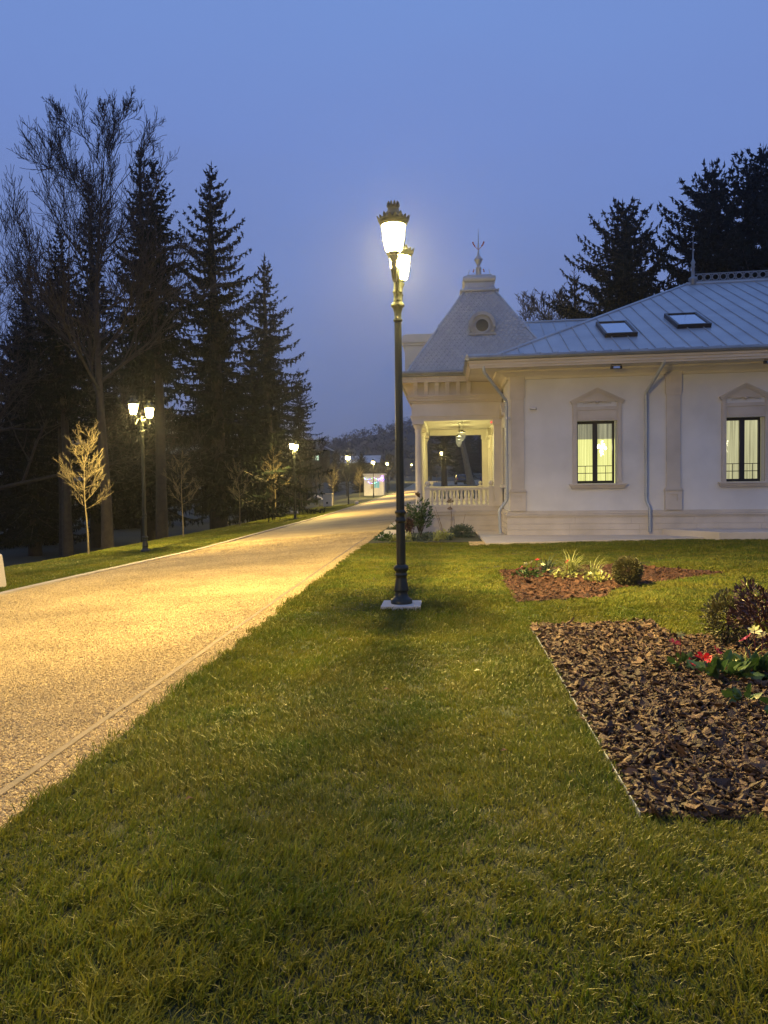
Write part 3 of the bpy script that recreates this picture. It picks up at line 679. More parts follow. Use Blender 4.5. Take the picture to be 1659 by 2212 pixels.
# turret roof: pyramid covered with fish scale tiles
TX0, TX1, TY0, TY1, TZ = -1.07, 3.36, YP - .3, YP + 4.1, 4.70
CX0, CX1, CZ = .66, 1.55, 7.42; TCX = (CX0 + CX1) / 2; TCY = (TY0 + TY1) / 2; CY0, CY1 = TCY - .45, TCY + .45
base = MB(); base.add([(TX0, TY0, TZ), (TX1, TY0, TZ), (TX1, TY1, TZ), (TX0, TY1, TZ), (CX0, CY0, CZ), (CX1, CY0, CZ), (CX1, CY1, CZ), (CX0, CY1, CZ)],
    [(0, 1, 5, 4), (1, 2, 6, 5), (2, 3, 7, 6), (3, 0, 4, 7)])
def scales(mb, A, B, Ctop, Dtop, rows, wtile):
    A, B, Ct, Dt = map(Vector, (A, B, Ctop, Dtop)); n = (B - A).cross(Dt - A).normalized()
    for r in range(rows):
        u = r / rows; L0 = A.lerp(Dt, u); L1 = B.lerp(Ct, u); U = ((Dt + Ct) / 2 - (A + B) / 2).normalized(); X = (L1 - L0).normalized(); W = (L1 - L0).length
        hrow = ((Dt + Ct) / 2 - (A + B) / 2).length / rows; off = (r % 2) * wtile / 2; k = int(W / wtile) + 2
        # anchored on the middle axis so rows interlock
        mid = (L0 + L1) / 2
        for i in range(-k // 2 - 1, k // 2 + 2):
            cx = i * wtile + off
            if abs(cx) > W / 2 - wtile * .35: continue
            c = mid + X * cx + n * .012; h = wtile / 2 * .96
            lo = [c + X * (h * math.cos(a)) + U * (hrow * .9 * math.sin(a)) + n * .026 for a in (-2.9, -2.3, -1.57, -.84, -.24)]
            vs = [c + X * h + U * (hrow * 1.3) - n * .01, c - X * h + U * (hrow * 1.3) - n * .01, c - X * h + n * .02] + lo + [c + X * h + n * .02]
            b0 = [p - n * .02 for p in vs[2:]]
            mb.add(vs + b0, [tuple(range(9))] + [(2 + q, 2 + q + 1, 9 + q + 1, 9 + q) for q in range(6)])
scales(base, (TX0, TY0, TZ), (TX1, TY0, TZ), (CX1, CY0, CZ), (CX0, CY0, CZ), 27, .155)
scales(base, (TX0, TY1, TZ), (TX0, TY0, TZ), (CX0, CY0, CZ), (CX0, CY1, CZ), 27, .155)
tr_ = part(base, 'turret_roof', M['tile_grey'], sk=False)
b = MB()
for p, q in (((TX0, TY0, TZ), (CX0, CY0, CZ)), ((TX1, TY0, TZ), (CX1, CY0, CZ)), ((TX0, TY1, TZ), (CX0, CY1, CZ))): b.tube([p, q], .04, 8)
b.build('hip_flashing', M['zinc'], tr_)
b = MB()   # moulded cap
lv = [(.1, 7.36), (.13, 7.40), (.06, 7.44), (.02, 7.50), (.0, 7.58), (.005, 7.66), (.05, 7.69), (.065, 7.75), (.06, 7.82), (.02, 7.86), (-.04, 7.875)]
vs = []
for d, z in lv: vs += [(CX0 - d, CY0 - d, z), (CX1 + d, CY0 - d, z), (CX1 + d, CY1 + d, z), (CX0 - d, CY1 + d, z)]
fs = [(4 * i + k, 4 * i + (k + 1) % 4, 4 * i + 4 + (k + 1) % 4, 4 * i + 4 + k) for i in range(len(lv) - 1) for k in range(4)] + [(len(vs) - 4, len(vs) - 3, len(vs) - 2, len(vs) - 1)]
b.add(vs, fs)
b.box(CX0 + .08, CX1 - .08, CY0 - .03, CY0, 7.5, 7.62)
for sx in (CX0 - .13, CX1 + .13):
    b.tube([(sx, CY0 - .12, 7.4), (sx, CY1 + .1, 7.4)], .03, 8)
b.build('turret_cap', M['zinc'], tr_, bevel=.01)
b = MB(); b.lathe([(.085, 7.87), (.085, 8.2), (.095, 8.215), (.06, 8.24), (.05, 8.3), (.09, 8.38), (.135, 8.46), (.13, 8.5), (.06, 8.58), (.035, 8.64), (.04, 8.67), (.03, 8.7), (.018, 9.0), (.004, 9.42)], 16, (TCX, TCY, 0))
b.box(CX0 + .06, CX1 - .06, CY0 + .02, CY0 + .05, 7.875, 7.9)
for sx in (CX0 + .1, CX1 - .1): b.tube([(sx, CY0 + .03, 7.88), (sx + (.05 if sx < TCX else -.05), CY0 + .03, 8.06)], .008, 4)
b.build('turret_finial', M['zinc'], tr_)
for s_ in (-1, 1):
    b = MB()
    b.tube([(TCX, TCY - .02, 8.78), (TCX + s_ * .09, TCY - .03, 8.86), (TCX + s_ * .15, TCY - .03, 8.95), (TCX + s_ * .17, TCY - .03, 9.0)], .009, 4)
    for dx, dz in ((.15, .95), (.17, 1.0), (.12, .9)): b.lathe([(.001, -.03), (.033, 0), (.001, .035)], 6, (TCX + s_ * dx, TCY - .03, 8 + dz))
    b.build('finial_flower', M['rust'], tr_)
    b = MB()
    for dx, dz in ((.15, .13), (.165, .08)): b.lathe([(.001, -.03), (.03, 0), (.001, .03)], 6, (TCX + s_ * dx, TCY - .1, 8 + dz))
    b.build('finial_flower', M['rust'], tr_)
# oculus dormer on the front slope
sl = lambda z: TY0 + (CY0 - TY0) * (z - TZ) / (CZ - TZ)
ox, oz = 1.13, 6.12; oy = sl(5.85) - .02
b = MB(); n = 28
def ring(r0, r1, y0, y1, a0=0, a1=2 * math.pi, zsc=1):
    vs = []
    for i in range(n + 1):
        a = a0 + (a1 - a0) * i / n
        for r in (r0, r1):
            for y in (y0, y1): vs.append((ox + r * math.cos(a), y, oz + r * math.sin(a) * zsc))
    fs = []
    for i in range(n):
        q = 4 * i; fs += [(q, q + 4, q + 6, q + 2), (q + 1, q + 3, q + 7, q + 5), (q, q + 1, q + 5, q + 4), (q + 2, q + 6, q + 7, q + 3)]
    b.add(vs, fs, False)
ring(.185, .235, oy - .05, oy + .3); ring(.235, .27, oy - .02, oy + .4)
ring(.30, .40, oy - .09, oy + .9, -.15, math.pi + .15); ring(.27, .30, oy - .04, oy + .9, 0, math.pi)
b.prism([(ox - .27, oz - .05), (ox - .33, oz - .22), (ox + .33, oz - .22), (ox + .27, oz - .05)], oy + .01, oy + .5)
for s_ in (-1, 1): b.prism([(ox + s_ * .27, oz + .12), (ox + s_ * .40, oz + .0), (ox + s_ * .36, oz - .14), (ox + s_ * .27, oz - .16)], oy - .03, oy + .6)
b.box(ox - .40, ox + .40, oy - .07, oy + .3, oz - .275, oz - .225)
oc = b.build('oculus', mat('oculus_zinc', (.25, .26, .27), .5, (.31, .32, .33), 3), tr_)
b = MB(); b.lathe([(.19, 0), (.19, .01)], 24, M=Matrix.Translation((ox, oy - .005, oz)) @ Matrix.Rotation(R(90), 4, 'X'))
b.build('oculus_glass', mat('dark_glass', (.02, .022, .02), .15), tr_)
# dormer block on the road side
b = MB(); b.box(-1.22, .6, TCY - .7, TCY + 1.0, 4.66, 5.72); b.box(-1.26, .6, TCY - .74, TCY + 1.04, 5.72, 5.80); b.box(-1.31, .6, TCY - .79, TCY + 1.09, 5.80, 5.84)
b.prism([(-1.31, 5.84), (-1.28, 6.0), (-1.2, 6.06), (.5, 6.06), (.5, 5.84)], TCY - .79, TCY + 1.09)
b.build('dormer', M['zinc'], tr_, bevel=.006)

# ---- patio and steps
b = MB()
b.prism([(.93, 18.06), (2.47, 18.44), (6.02, 19.3), (20, 19.0), (20, YF), (1.6, YF), (1.6, 22.6), (.86, 22.6)], -.06, .045, 'z')
o = b.build('patio', M['stone_trim'], bevel=.006); o['kind'] = 'structure'
b = MB(); b.prism([(5.6, YF - .36), (6.55, 18.95), (18, 18.1), (18, YF - 1.4)], .0, .2, 'z')
for yy in (.6,): pass
o = tag(b.build('entrance_step', M['stone'], bevel=.012), 'low wide pale stone step slab against the plinth at the right', 'step')
b = MB(); b.prism([(-1.9, 20.4), (-1.06, 20.1), (-1.06, 23.6), (-1.9, 23.9)], -.05, .02, 'z')
b.prism([(-1.93, 25.9), (-1.06, 25.9), (-1.06, 29.5), (-1.93, 29.5)], -.05, .03, 'z')
o = b.build('paving', M['stone_trim']); o['kind'] = 'structure'
sheet('porch_bed', list(np.linspace(-1.85, .87, 8)), list(np.linspace(18.95, 22.6, 6)), .006, M['soil'])
sheet('gravel_corner', [.55, .93], [17.9, 18.95], .006, M['gravel'])

# ------------------------------------------------------------------ grass, gravel stones, bark mulch
rng = np.random.RandomState(11)
def fnoise(x, y, sc_, seed):
    r = np.random.RandomState(seed); v = 0
    for k in range(5):
        a = r.uniform(0, 6.28); f = sc_ * r.uniform(.6, 1.7); v = v + np.sin(x * f * np.cos(a) + y * f * np.sin(a) + r.uniform(0, 6.28))
    return v / 5
BED1 = [(.85, 3.42), (.85, 7.82), (2.13, 8.1), (2.13, 7.36), (9, 7.3), (9, 3.5)]
BED2 = [(.87, 12.9), (.85, 9.5), (2.02, 9.9), (2.25, 10.6), (3.0, 11.2), (4.35, 12.4), (3.0, 13.7)]
def inside(poly, x, y):
    r = np.zeros(x.shape, bool); n = len(poly)
    for i in range(n):
        (x0, y0), (x1, y1) = poly[i], poly[(i + 1) % n]
        c = (y0 > y) != (y1 > y); xi = (x1 - x0) * (y - y0) / ((y1 - y0) if y1 != y0 else 1e-9) + x0
        r ^= c & (x < xi)
    return r
PATIO = [(.93, 18.06), (2.47, 18.44), (6.02, 19.3), (20, 19.0), (20, 23), (.86, 23)]
def blades(xc, yc, n_per, spread, hmul=1., wmul=1., seed=0):
    r = np.random.RandomState(seed); N = len(xc) * n_per
    X = np.repeat(xc, n_per) + r.normal(0, 1, N) * np.repeat(spread, n_per); Y = np.repeat(yc, n_per) + r.normal(0, 1, N) * np.repeat(spread, n_per)
    lean0 = np.repeat(r.uniform(0, 6.28, len(xc)), n_per)
    d = np.hypot(X, Y)
    fl = fnoise(X, Y, 1.1, 5) * 3.5; a = np.where(r.rand(N) < .5, fl, lean0) + r.normal(0, .8, N)
    patch = 1 + .6 * fnoise(X, Y, 2.6, 8) + .2 * fnoise(X, Y, 9, 9)
    H = (.030 + .016 * r.rand(N)) * np.clip(patch, .5, 1.7) * np.repeat(hmul * np.ones(len(xc)), n_per)
    W = (.0017 + .0011 * r.rand(N)) * np.maximum(1, (d / 3.6)) ** .75 * wmul
    bend = r.uniform(.25, 1.25, N) * H
    dx, dy = np.cos(a), np.sin(a); f = r.uniform(0, 6.28, N); sx, sy = np.cos(f) * W, np.sin(f) * W
    Z = GZ(X, Y) - .01
    def pt(t, wf, s):
        return np.stack([X + dx * bend * t ** 1.6 + s * sx * wf, Y + dy * bend * t ** 1.6 + s * sy * wf, Z + H * 1.25 * (t - .35 * t * t * (bend / H)) + .0], -1)
    return np.stack([pt(0, 1, -1), pt(0, 1, 1), pt(.5, .85, 1), pt(.5, .85, -1), pt(1, .0, 1)], 1)
BF = [(0, 1, 2, 3), (3, 2, 4)]
def field(y0, y1, dens, xl, xr):
    area = (y1 - y0) * (xr - xl); n = int(area * dens)
    return rng.uniform(xl, xr, n), rng.uniform(y0, y1, n)
VV = []
y = 1.5
while y < 19.3:
    dy = .5 if y < 6 else 1.
    dens = 1050 if y < 4 else 1050 * (4 / y) ** 1.25
    xl = max(-1.97, -.70 * y - .3); xr = min(.52 * y + .6, 10)
    x_, y_ = field(y, y + dy, dens, xl, xr)
    k_ = ~inside(BED1, x_, y_) & ~inside(BED2, x_, y_) & ~inside(PATIO, x_, y_) & (np.hypot(x_ + .545, y_ - 9.15) > .24) & ((y_ < 18.9 + .1 * np.sin(x_ * 5)) | (x_ > 2)) & ((x_ < .55) | (x_ > .95) | (y_ < 17.9))
    x_, y_ = x_[k_], y_[k_]
    VV.append(blades(x_, y_, 11, np.full(len(x_), .016 + .0015 * y), seed=int(y * 10)))
    y += dy
# sparse longer tufts and straw lying on the turf
def lawn_pts(n, y0, y1):
    y_ = y0 + (y1 - y0) * rng.rand(n) ** 1.4; x_ = rng.uniform(-1, 1, n) * .62 * y_ - .09 * y_; 
    k_ = (x_ > -1.93) & ~inside(BED1, x_, y_) & ~inside(BED2, x_, y_) & (np.hypot(x_ + .545, y_ - 9.15) > .3)
    return x_[k_], y_[k_]
x_, y_ = lawn_pts(420, 1.9, 9); VV.append(blades(x_, y_, 26, np.full(len(x_), .028), hmul=1.75, seed=77))
x_ = np.repeat(rng.uniform(-.05, .05, 90), 1) - 1.96; y_ = rng.uniform(3, 17, 90); VV.append(blades(x_, y_, 16, np.full(90, .03), hmul=1.5, seed=78))
gr = rep_mesh('grass', np.concatenate(VV), BF, M['grass'])
x_, y_ = lawn_pts(5200, 1.8, 12); n_ = len(x_); a_ = rng.uniform(0, 6.28, n_); l_ = rng.uniform(.006, .024, n_); w_2 = rng.uniform(.0006, .0013, n_) * np.maximum(1, y_ / 4); z_ = rng.uniform(.008, .024, n_); d_ = rng.normal(0, .008, (n_, 3))
ca_, sa_ = np.cos(a_), np.sin(a_)
sp_ = lambda t, w, i: np.stack([x_ + ca_ * l_ * t - sa_ * w_2 * w, y_ + sa_ * l_ * t + ca_ * w_2 * w, GZ(x_, y_) + z_ + d_[:, i]], -1)
sw = rep_mesh('straw', np.stack([sp_(-1, -1, 0), sp_(-1, 1, 0), sp_(0, 1.2, 1), sp_(0, -1.2, 1), sp_(1, 0, 2)], 1), BF, mat('straw', (.13, .12, .04), .6, (.26, .22, .09), 30, island=.8, trans=.2))
tag(sw, 'dry straw coloured clippings lying over the near lawn', 'grass clippings', kind='stuff')
tag(gr, 'short mown grass of the near lawn with yellowed patches', 'grass', kind='stuff')
VV = []
y = 9.
while y < 66:
    dy = 2.; dens = 360 * (12 / max(y, 12)) ** .9
    x_, y_ = field(y, y + dy, dens, -12.6, -7.24)
    VV.append(blades(x_, y_, 7, np.full(len(x_), .05), hmul=1.15, wmul=1.15, seed=int(y * 7)))
    y += dy
g2 = rep_mesh('verge_grass', np.concatenate(VV), BF, M['grass'])
tag(g2, 'mown grass of the verge beyond the drive', 'grass', kind='stuff')
# gravel: angular stones
CUBE = np.array([(x, y, z) for z in (-1, 1) for x, y in ((-1, -1), (1, -1), (1, 1), (-1, 1))], float)
CF = [(3, 2, 1, 0), (4, 5, 6, 7), (0, 1, 5, 4), (1, 2, 6, 5), (2, 3, 7, 6), (3, 0, 4, 7)]
def stones(x, y, size, r, zoff=.0, flat=.6):
    N = len(x); P = CUBE[None] * r.uniform(.55, 1.15, (N, 8, 1)) + r.normal(0, .22, (N, 8, 3))
    P *= (size * .5)[:, None, None] * np.stack([r.uniform(.7, 1.3, N), r.uniform(.5, .9, N), r.uniform(.4, .7, N) * flat / .6], -1)[:, None, :] * .8
    e = r.normal(0, .35, (N, 2)); th = r.uniform(0, 6.28, N)
    cx, sx = np.cos(e[:, 0])[:, None], np.sin(e[:, 0])[:, None]; y1 = P[..., 1] * cx - P[..., 2] * sx; z1 = P[..., 1] * sx + P[..., 2] * cx
    cy, sy = np.cos(e[:, 1])[:, None], np.sin(e[:, 1])[:, None]; x1 = P[..., 0] * cy + z1 * sy; z2 = -P[..., 0] * sy + z1 * cy
    c, s_ = np.cos(th)[:, None], np.sin(th)[:, None]
    return np.stack([x1 * c - y1 * s_ + x[:, None], x1 * s_ + y1 * c + y[:, None], z2 + (GZ(x, y) + zoff + size * .12)[:, None]], -1)
VV = []; y = 2.8
while y < 24:
    dy = .4 if y < 8 else 1.; sz = .0125 if y < 6 else .0125 * (y / 6) ** .75
    xl = max(-7.08, -.70 * y - .4)
    if xl < -1.99:
        n = int(dy * (-1.985 - xl) / (sz * sz * .50))
        x_ = rng.uniform(xl, -1.985, n); y_ = rng.uniform(y, y + dy, n)
        kp = (np.abs(x_ + 2.22) > .018 + .014 * np.sin(y_ * 7) * np.sin(y_ * 2.3) + .012 * rng.rand(n)) | (rng.rand(n) < np.clip(.3 + .09 * (y_ - 3.5), .3, 1))
        x_, y_ = x_[kp], y_[kp]
        VV.append(stones(x_, y_, sz * rng.uniform(.6, 1.5, len(x_)), rng, -.010))
    y += dy
x_ = rng.uniform(.56, .93, 1500); y_ = rng.uniform(17.92, 18.95, 1500); VV.append(stones(x_, y_, np.full(1500, .035), rng, 0))
st = rep_mesh('loose_gravel', np.concatenate(VV), CF, M['stones'])
tag(st, 'pale beige gravel stones covering the drive', 'gravel', kind='stuff')
# bark mulch
def chips(poly, n, s0, s1, r, layers=.05):
    xs_ = [p[0] for p in poly]; ys_ = [p[1] for p in poly]
    x = r.uniform(min(xs_), min(max(xs_), 6), n * 2); y = r.uniform(min(ys_), max(ys_), n * 2); k = inside(poly, x, y) & (x < .55 * y + 1); x, y = x[k][:n], y[k][:n]; N = len(x)
    K = 7; a = np.arange(K) * 2 * np.pi / K + r.uniform(-.35, .35, (N, K)); rad = r.uniform(.45, 1.15, (N, K))
    L = (s0 + (s1 - s0) * r.rand(N) ** 1.7) * np.where(r.rand(N) < .06, 1.7, 1); Wd = L * r.uniform(.3, .75, N); T = r.uniform(.0015, .005, N)
    px = np.cos(a) * rad * L[:, None] / 2; py = np.sin(a) * rad * Wd[:, None] / 2
    pz = r.uniform(-1.6, .8, N)[:, None] * px ** 2 / L[:, None] + r.uniform(-2, 2, N)[:, None] * py ** 2 / L[:, None] + r.normal(0, .0025, (N, K))
    top = np.stack([px, py, pz + T[:, None]], -1); bot = np.stack([px * .9, py * .9, pz - T[:, None]], -1)
    ct = np.stack([px.mean(1) * .5, py.mean(1) * .5, T * 1.4 + r.normal(0, .003, N)], -1)[:, None, :]
    P = np.concatenate([top, bot, ct], 1)
    e = r.normal(0, .42, (N, 2)); th = r.uniform(0, 6.28, N)
    cx, sx = np.cos(e[:, 0])[:, None], np.sin(e[:, 0])[:, None]; y1 = P[..., 1] * cx - P[..., 2] * sx; z1 = P[..., 1] * sx + P[..., 2] * cx
    cy, sy = np.cos(e[:, 1])[:, None], np.sin(e[:, 1])[:, None]; x1 = P[..., 0] * cy + z1 * sy; z2 = -P[..., 0] * sy + z1 * cy
    c, s_ = np.cos(th)[:, None], np.sin(th)[:, None]
    hz = -.004 + r.rand(N) * layers + .012 * fnoise(x, y, 6, 4)
    return np.stack([x1 * c - y1 * s_ + x[:, None], x1 * s_ + y1 * c + y[:, None], z2 + hz[:, None]], -1), [(i, (i + 1) % 7, 14) for i in range(7)] + [(i, i + 7, (i + 1) % 7 + 7, (i + 1) % 7) for i in range(7)]
v, cf = chips(BED1, 30000, .016, .105, np.random.RandomState(2), .05)
tag(rep_mesh('bark_mulch', v, cf, M['bark']), 'bark chips filling the near right flower bed', 'bark mulch', kind='stuff')
v, cf = chips(BED2, 14000, .02, .12, np.random.RandomState(5), .02)
M['bark_red'] = mat('bark_red', (.02, .009, .006), .8, (.125, .052, .028), 25, .6, 90, island=.75, cmix=(.3, .75))
tag(rep_mesh('bark_mulch', v, cf, M['bark_red']), 'reddish bark chips filling the far flower bed', 'bark mulch', kind='stuff')
for p_, nm in ((BED1, 'soil_near'), (BED2, 'soil_far')):
    o = MB().prism(p_, -.05, .004, 'z').build('bed_soil', M['bed_soil']); o['kind'] = 'structure'
b = MB()
b.box(.842, .848, 3.42, 7.8, -.03, .022)
tag(b.build('lawn_edging', M['zinc']), 'thin pale metal edging strip along the near flower bed', 'edging')
b = MB(); c_ = chips([(0, 0), (1, 0), (1, 1), (0, 1)], 1, .1, .1, np.random.RandomState(8))[0]
def big_chip(x, y, L, rz, tilt):
    b = MB(); r = random.Random(int(x * 1000)); M4 = Matrix.Translation((x, y, .05)) @ Matrix.Rotation(rz, 4, 'Z') @ Matrix.Rotation(tilt, 4, 'Y')
    pts = [(-.5, 0), (-.3, .16), (.05, .2), (.35, .13), (.6, .03), (.3, -.12), (-.1, -.17), (-.4, -.1)]
    vs = [M4 @ Vector((p * L, q * L, .012 + .3 * L * p * p + r.uniform(-.004, .004))) for p, q in pts] + [M4 @ Vector((p * L, q * L, -.006 + .3 * L * p * p)) for p, q in pts]
    b.add(vs, [tuple(range(8)), tuple(range(15, 7, -1))] + [(i, i + 8, (i + 1) % 8 + 8, (i + 1) % 8) for i in range(8)])
    return b.build('bark_piece', M['bark'])
tag(big_chip(1.2, 7.75, .17, -.4, -.6), 'large pointed bark piece sticking up at the back edge of the near bed', 'bark piece')
def dead_leaf(x, y, s, m, lab):
    b = MB(); b.add([(x - s, y, .045), (x - s * .3, y + s * .5, .06), (x + s, y + s * .2, .05), (x + s * .4, y - s * .5, .058), (x, y, .052)], [(0, 1, 4), (1, 2, 4), (2, 3, 4), (3, 0, 4)])
    tag(b.build('fallen_leaf', m), lab, 'leaf')
dead_leaf(.23, 5.85, .03, M['flower_cream'], 'pale curled leaf lying on the lawn left of the near bed')
dead_leaf(-.43, 5.3, .025, M['dry'], 'brown leaf lying on the lawn below the near lamp')

for i, (x, y) in enumerate(((-1.2, 3.4), (.3, 4.1), (-.9, 7.0), (.55, 10.6), (-3.1, 6.2), (-4.4, 9.3))):
    dead_leaf(x, y, .022, M['dry'], ['curled brown leaf on the lawn by the lower left gravel edge', 'curled brown leaf on the lawn low in the middle', 'small brown leaf on the lawn left of the lamp shadow', 'small brown leaf on the lawn behind the near lamp', 'brown leaf on the gravel near the border strip', 'brown leaf on the gravel in mid drive'][i])
# ------------------------------------------------------------------ trees
class TB:   # fast triangle and quad collector
    def __init__(s): s.v = []; s.f = []
def spruce_mesh(h, rmax, seed, clear=.08, dens=1., droop=.22, top_full=1.):
    r = np.random.RandomState(seed); T = MB(); pts = []; rad = []
    n = 12
    for i in range(n + 1):
        u = i / n; pts.append((.12 * math.sin(u * 4 + seed) * u, .1 * math.cos(u * 3 + seed) * u, h * u)); rad.append(.024 * h * (1 - u) ** .85 + .012)
    T.tube(pts, rad, 9)
    tris = []
    z = h * clear; az = r.uniform(0, 6.28)
    def leafstrip(P0, D, L, w, k):
        """hanging or spreading twig made of k jagged needle sprays"""
        D = D / (np.linalg.norm(D) + 1e-9); S = np.cross(D, r.normal(0, 1, 3)); S /= np.linalg.norm(S) + 1e-9
        for q in range(k):
            t = q / k; c = P0 + D * L * t; ww = w * (1 - .65 * t) * r.uniform(.6, 1.3); S2 = S * ww + r.normal(0, .3 * ww, 3)
            tris.append((c - S2, c + S2, c + D * L / k * 1.6 + r.normal(0, ww * .3, 3)))
    while z < h * .985:
        u = z / h; nb = int((4.6 if u < .85 else 5) * dens + r.rand())
        env = rmax * ((1 - u) ** .72) * (.55 + .45 * min(1, (u - clear + .08) / .22)) * top_full ** u
        for q in range(nb):
            az += 2.399 + r.normal(0, .35); L = env * r.uniform(.55, 1.12)
            if L < .25: L = .25
            steps = max(3, int(L / .28)); P = np.array([0, 0, z]) + r.normal(0, .05, 3); el = (.55 * u - droop) + r.normal(0, .1)
            bp = [tuple(P)]
            for s_ in range(steps):
                t = (s_ + 1) / steps; e2 = el - .40 * math.sin(t * 2.6) * (1 - u) + .62 * t * t
                d = np.array([math.cos(az) * math.cos(e2), math.sin(az) * math.cos(e2), math.sin(e2)]); P = P + d * L / steps; bp.append(tuple(P))
                side = np.array([-math.sin(az), math.cos(az), 0.])
                w = .075 + .055 * (1 - t)
                if t < .08 and u < .8: continue
                tl = (.42 + .5 * (1 - u)) * (1 - .55 * t) * min(1, L / 1.4)
                for sg in (-1, 1, -1, 1):
                    D = side * sg * r.uniform(.6, 1.1) + d * r.uniform(.3, .8) - np.array([0, 0, r.uniform(.0, .45)])
                    leafstrip(P, D, tl * r.uniform(.5, 1.1), w, 4)
                for q2 in range(3):
                    D = np.array([r.normal(0, .16), r.normal(0, .16), -1.]); off = side * r.normal(0, .30 * tl)
                    leafstrip(P + off, D, tl * r.uniform(.35, 1.0), w * .9, 4)
                leafstrip(P, d + r.normal(0, .25, 3) + np.array([0, 0, .3]), .2, .05, 2)
            T.tube(bp[::2] + ([bp[-1]] if len(bp) % 2 == 0 else []), np.linspace(.012 + .012 * L, .006, len(bp[::2]) + (1 if len(bp) % 2 == 0 else 0)), 3, cap=False)
        z += h * .019 * r.uniform(.7, 1.4) + .10
    for q in range(10): leafstrip(np.array([0, 0, h * (.95 + .005 * q)]), np.array([math.cos(q * 2.4), math.sin(q * 2.4), .8]), .35, .05, 3)
    leafstrip(np.array([0, 0, h * .98]), np.array([0, 0, 1.]), .6, .05, 4)
    tm = T.build('trunk', M['bark_tree']); V = np.array(tris)
    cm = rep_mesh('crown', V, [(0, 1, 2)], M['needles'])
    t_, c_ = tm.data, cm.data; bpy.data.objects.remove(tm); bpy.data.objects.remove(cm)
    return t_, c_
def place_tree(name, meshes, loc, label, cat='tree', group=None, scale=1., rz=0., tilt=0.):
    t = empty(name, loc, label, cat, group, rz); t.scale = (scale,) * 3; t.rotation_euler.x = tilt
    for nm, me in zip(('trunk', 'crown'), meshes): link(bpy.data.objects.new(nm, me), t)
    return t
SP = [spruce_mesh(20, 5.6, 1, .10, 1.1), spruce_mesh(17, 5.0, 2, .07, droop=.3), spruce_mesh(22, 5.6, 3, .12, 1.1, top_full=.8), spruce_mesh(15, 5.4, 4, .05, 1.5, droop=.1, top_full=1.7)]
def sp(i, x, y, h, lab, rz=0, group='dark spruces', hs=(20, 17, 22, 15)):
    return place_tree('spruce', SP[i], (x, y, gz(x, y) - .2), lab, 'spruce', group, h / hs[i], rz)
sp(0, -12.4, 41, 19.9, 'tall symmetrical spruce whose straight trunk stands behind the second young tree', .3)
sp(1, -11.7, 50, 17.4, 'shorter slim spruce standing rightmost of the left group with open drooping branches', 1.)
sp(2, -16.7, 42, 22.4, 'narrow tall spruce with the highest top of the left group', 2)
sp(2, -20.2, 43, 21, 'twin topped dense spruce behind the big bare tree', 4)
sp(0, -21.3, 38, 14.5, 'broad spruce at the left edge with long low sweeping boughs', 5)
sp(3, -26.5, 46, 13.5, 'dark spruce cut by the left picture border', 1.6)
sp(1, -14.8, 58, 14.2, 'spruce half hidden between the two tallest on the left', 3.3)
sp(3, 11.55, 51, 19.2, 'broad dense spruce rising behind the zinc roof left of the ridge finial', 0.5)
sp(1, 8.95, 54, 15.9, 'small pointed spruce top left of the broad one behind the roof', 2.2)
sp(3, 17.0, 51, 21.2, 'large spruce with wide drooping arms behind the ridge cresting', 2.9)
sp(3, 19.9, 50, 21.9, 'tallest spruce at the right border behind the roof', 4.4)
gd = 'dark wood of spruces beyond the park'
rr = random.Random(4)
spots = [(-30, 55), (-36, 62), (-41, 72), (-25, 60), (-20, 66), (-33, 78), (-27, 84), (-20, 80), (-46, 85), (-52, 95), (-17, 92), (-23, 100), (-30, 104), (-38, 108), (-15, 75), (-13, 118), (-18, 124), (-25, 130)]
for i, (x, y) in enumerate(spots):
    h = (11 + 3.5 * rr.random()) if y < 100 else 9 + 2 * rr.random()
    if x > -20: h *= .62
    sp(i % 4, x, y, h, 'dark spruce of the wood behind the left group, one of many alike', rr.uniform(0, 6), gd)

